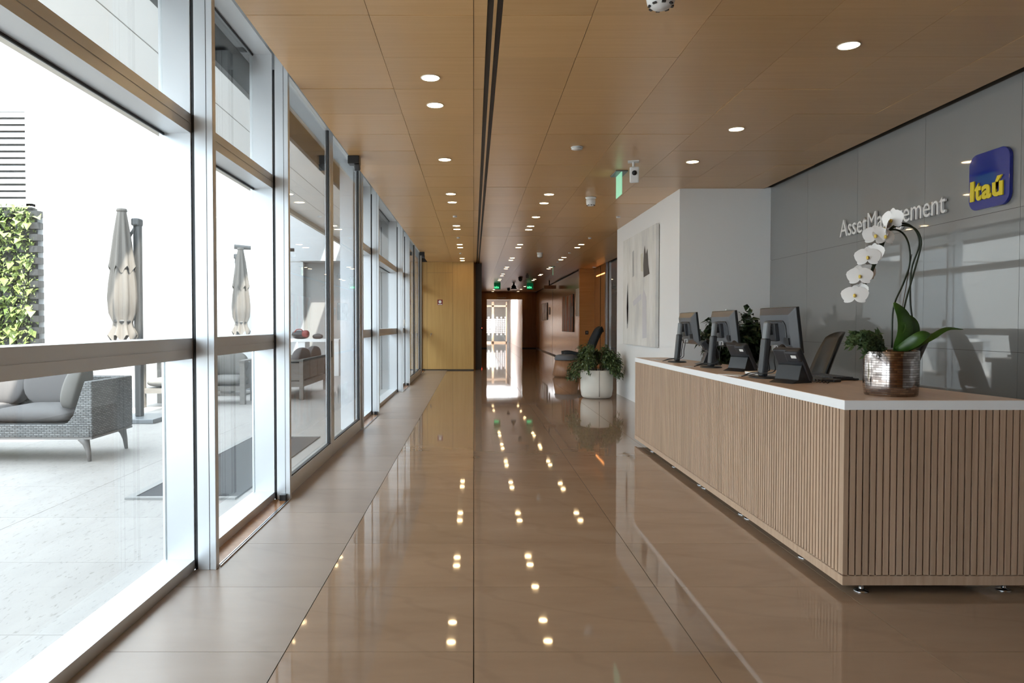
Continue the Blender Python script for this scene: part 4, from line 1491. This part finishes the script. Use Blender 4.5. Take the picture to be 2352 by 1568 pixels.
P = empty('potted_fig', (2.185, 12.75, 0), R(0), 'bushy green plant in a rounded cream pot beside the white wall block', 'plant')
MB().lathe([(0.20, 0.0), (0.245, 0.012), (0.27, 0.05), (0.285, 0.16), (0.285, 0.49), (0.275, 0.50), (0.262, 0.49), (0.262, 0.42)], n=44).build('pot', 'pot_cream', P, smooth=True)
MB().box(-0.003, 0.003, -0.2875, -0.27, 0.04, 0.49).build('pot_seam', 'joint_dark', P)
MB().lathe([(0.262, 0.43), (0.0, 0.45)], n=30).build('soil', 'soil', P)
fig_foliage(P, 3400, 0.42, 0.42, (0, 0, 0.56), 'leaf_fig', (0.05, 0.10), xmax=0.48)

P2 = empty('potted_shrub', (3.22, 8.65, 0), 0, 'dark leafy plant standing behind the desk near the white wall', 'plant')
MB().lathe([(0.15, 0.0), (0.19, 0.02), (0.21, 0.6), (0.20, 0.62), (0.185, 0.6), (0.185, 0.55)], n=32).build('pot', 'pot_dark', P2, smooth=True)
MB().lathe([(0.185, 0.56), (0.0, 0.57)], n=24).build('soil', 'soil', P2)
fig_foliage(P2, 3400, 0.36, 0.58, (-0.04, 0, 0.85), 'leaf_dark', (0.07, 0.13), 0.6, False)

# ------------------------------------------------------------------ orchid
O = empty('orchid', (2.145, 3.69, DT), 0, 'white orchid arching out of a mirrored mosaic pot on the desk', 'plant')
OS = 447.0


def op(px, py, y=0.0):
    return Vector(((px - 2053) / OS, y, (908 - py) / OS))


MB().lathe([(0.118, 0.0), (0.122, 0.004), (0.127, 0.05), (0.128, 0.225), (0.125, 0.23), (0.119, 0.225), (0.118, 0.19)], n=48).build('pot', 'mirror_mosaic', O, smooth=True)
MB().lathe([(0.118, 0.195), (0.05, 0.215), (0.0, 0.22)], n=24).build('moss', 'soil', O, smooth=True)
stems = [
    [(2092, 806, .0), (2103, 760, .0), (2098, 690, .01), (2100, 620, .01), (2114, 565, .0), (2106, 532, .0), (2078, 516, -.01), (2047, 526, -.01), (2020, 572, -.02), (1995, 630, -.03), (1970, 692, -.03)],
    [(2060, 800, .02), (2062, 710, .02), (2083, 655, .02), (2098, 610, .02), (2096, 565, .02), (2080, 538, .01), (2055, 529, .0), (2033, 543, .0), (2008, 606, -.01), (1985, 655, -.02), (1972, 684, -.02)],
    [(2075, 800, -.03), (2072, 720, -.03), (2094, 640, -.02), (2110, 580, -.02), (2112, 552, -.02), (2098, 528, -.02), (2068, 521, -.02), (2040, 534, -.02), (2015, 590, -.03), (1990, 645, -.04)]]
for s_ in stems:
    MB().tube(smooth_pts([op(*p) for p in s_], 6), 0.0045, 7).build('stem', 'stem_green', O, smooth=True)
for a, b_ in (((2070, 800, .03), (2103, 585, .02)), ((2086, 800, -.02), (2064, 728, -.02))):
    MB().tube([op(*a), op(*b_)], 0.0022, 6).build('stake', 'bark', O, smooth=True)


def petal(mb, M, L, W, ang, cup=0.25):
    n1 = 6
    vs_, fs_2 = [], []
    ca, sa = math.cos(ang), math.sin(ang)
    for j in range(n1 + 1):
        t_ = j / n1
        w = W * math.sin(math.pi * (0.10 + 0.86 * t_)) ** 0.8 * 0.5
        for i in (-1, 0, 1):
            x, y = i * w, t_ * L
            z = -cup * L * t_ * t_ * 0.6 - (0.10 * w if i else 0)
            vs_.append(M @ Vector((x * ca - y * sa, x * sa + y * ca, z)))
    for j in range(n1):
        for i in range(2):
            a = j * 3 + i
            fs_2.append((a, a + 1, a + 4, a + 3))
    mb.add(vs_, fs_2)


fl_pos = [(2046, 508, -.02, 70, 15), (2030, 528, -.03, 120, 0), (2002, 545, -.045, 20, 5), (2021, 548, -.05, -5, -10), (1984, 594, -.05, 25, 0), (2001, 585, -.03, 60, 5),
          (1967, 637, -.05, 25, -5), (1984, 628, -.03, 5, 0), (1956, 680, -.05, 30, -10), (1972, 672, -.02, 70, 0), (2010, 562, .02, 150, 0), (1994, 610, .02, 140, 0), (1978, 650, .02, 150, 0)]
for px, py, yy, yaw, tl in fl_pos:
    ps = op(px, py, yy)
    # flower looks along -y turned by yaw towards -x
    M3 = Matrix.Rotation(R(-yaw), 3, 'Z') @ Matrix.Rotation(R(90 - 12 + tl), 3, 'X')
    M4 = Matrix.Translation(ps) @ M3.to_4x4()
    fm = MB()
    s_ = rnd.uniform(1.12, 1.3)
    for ang, l_, w_ in ((0, .046, .036), (R(125), .044, .032), (R(-125), .044, .032)):
        petal(fm, M4, l_ * s_, w_ * s_, ang)
    for ang in (R(72), R(-72)):
        petal(fm, Matrix.Translation(M3 @ Vector((0, 0, 0.002))) @ M4, .050 * s_, .062 * s_, ang, 0.12)
    fo = fm.build('flower', 'petal_white', O, smooth=True)
    lp = MB()
    lp.pillow(ps + M3 @ Vector((0, -0.006, 0.009)), 0.014, 0.02, 0.016, M3, p=2.4, nu=10, nv=6)
    lp.build('lip', 'lip_yellow', fo, smooth=True)


def strap_leaf(pts, W, name='leaf', up_=(0, -1, 0.4)):
    path = smooth_pts(pts, 6)
    vs_, fs_2 = [], []
    n1 = len(path)
    for j, p in enumerate(path):
        d = (path[min(j + 1, n1 - 1)] - path[max(j - 1, 0)]).normalized()
        s = d.cross(Vector(up_)).normalized()
        u = s.cross(d)
        t_ = j / (n1 - 1)
        w = W * (math.sin(math.pi * (0.16 + 0.82 * t_)) ** 0.7) / 2
        vs_ += [p + s * w + u * w * 0.35, p, p - s * w + u * w * 0.35]
    for j in range(n1 - 1):
        for i in range(2):
            a = j * 3 + i
            fs_2.append((a, a + 1, a + 4, a + 3))
    o = MB().add(vs_, fs_2).build(name, 'leaf_orchid', O, smooth=True)
    so_ = o.modifiers.new('thickness', 'SOLIDIFY')
    so_.thickness = 0.002


strap_leaf([op(2062, 806, -.02), op(2066, 770, -.05), op(2058, 730, -.07), op(2045, 697, -.05)], 0.085)
strap_leaf([op(2068, 806, .0), op(2082, 775, -.03), op(2080, 745, -.05), op(2062, 722, -.04)], 0.09)
strap_leaf([op(2085, 806, -.03), op(2105, 792, -.05), op(2130, 776, -.06), op(2165, 758, -.05), op(2205, 758, -.04)], 0.034, up_=(0, -0.6, 0.8))
strap_leaf([op(2055, 806, -.05), op(2075, 785, -.10), op(2090, 772, -.12), op(2108, 768, -.12)], 0.06)
strap_leaf([op(2040, 806, .02), op(2022, 785, .02), op(2004, 770, .0), op(1998, 760, .0)], 0.05)
fern = MB()
fst = MB()
for s_ in range(14):
    a = rnd.uniform(math.pi * 0.75, math.pi * 1.4)
    l_ = rnd.uniform(0.12, 0.20)
    b0 = Vector((-0.06 + rnd.uniform(-.03, .03), rnd.uniform(-.05, .05), 0.22))
    path = smooth_pts([b0, b0 + Vector((math.cos(a) * l_ * 0.5, math.sin(a) * l_ * 0.4, l_ * rnd.uniform(0.3, 0.6))), b0 + Vector((math.cos(a) * l_, math.sin(a) * l_ * 0.7, l_ * rnd.uniform(-0.2, 0.75)))], 7)
    fst.tube(path, 0.0015, 4)
    for p in path[2:]:
        for sg in (-1, 1):
            fern.leaf(p, (math.cos(a) * 0.5 + rnd.gauss(0, .2), math.sin(a) + sg * 0.8, rnd.uniform(-.2, .9) * 1.0), (0, -1, 0.5), rnd.uniform(0.025, 0.045), 0.014)
            fern.leaf(p, (math.cos(a) * 0.9, rnd.gauss(0, .4), sg * 0.9), (0, -1, 0.1), rnd.uniform(0.025, 0.04), 0.013)
fst.build('fern_stems', 'stem_green', O, smooth=True)
fern.build('fern_fronds', 'leaf_fern', O, kind='stuff')

# ------------------------------------------------------------------ lounge chair and stool
st_ = empty('pouf', (2.30, 17.85, 0), 0, 'conical wooden pouf with a grey cushion behind the cream pot', 'stool')
MB().lathe([(0.27, 0.0), (0.30, 0.02), (0.335, 0.06), (0.27, 0.42), (0.0, 0.42)], n=40).build('drum', 'stool_wood', st_, smooth=True)
MB().lathe([(0.285, 0.42), (0.29, 0.45), (0.26, 0.53), (0.18, 0.555), (0.0, 0.56)], n=40).build('cushion', 'fabric_grey', st_, smooth=True)
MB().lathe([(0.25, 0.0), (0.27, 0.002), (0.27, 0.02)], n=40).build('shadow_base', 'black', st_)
LC = empty('lounge_chair', (2.95, 18.7, 0), 0, 'dark navy reclined lounge chair behind the plant', 'chair')
prof = [(-0.62, 0.50), (-0.45, 0.52), (-0.2, 0.47), (0.0, 0.50), (0.12, 0.66), (0.22, 0.90), (0.33, 1.12), (0.40, 1.17)]
pth = smooth_pts([(x, 0, z) for x, z in prof], 4)
vs_, fs_2 = [], []
nn = len(pth)
for off in (0, -0.07):
    for j, p in enumerate(pth):
        t_ = j / (nn - 1)
        hw = 0.30 + 0.08 * math.sin(math.pi * t_) - (0.12 * max(0, t_ - 0.85) / 0.15)
        for i in range(7):
            u = i / 3 - 1
            d = (pth[min(j + 1, nn - 1)] - pth[max(j - 1, 0)]).normalized()
            nr = Vector((-d.z, 0, d.x))
            q = p + nr * (off + 0.10 * u * u)
            vs_.append((q.x, u * hw, q.z))
m2 = nn * 7
for j in range(nn - 1):
    for i in range(6):
        a = j * 7 + i
        fs_2.append((a, a + 1, a + 8, a + 7))
        fs_2.append((m2 + a, m2 + a + 7, m2 + a + 8, m2 + a + 1))
ring = list(range(7)) + [j * 7 + 6 for j in range(1, nn)] + [(nn - 1) * 7 + i for i in range(5, -1, -1)] + [j * 7 for j in range(nn - 2, 0, -1)]
for q in range(len(ring)):
    a, b_ = ring[q], ring[(q + 1) % len(ring)]
    fs_2.append((a, m2 + a, m2 + b_, b_))
MB().add(vs_, fs_2).build('shell', 'fabric_navy', LC, smooth=True)
MB().tube([(-0.1, 0, 0.02), (-0.1, 0, 0.44)], 0.03, 12).build('column', 'steel', LC, smooth=True)
MB().lathe([(0.30, 0.0), (0.30, 0.012), (0.03, 0.03)], (-0.1, 0, 0), 32).build('base', 'steel', LC, smooth=True)
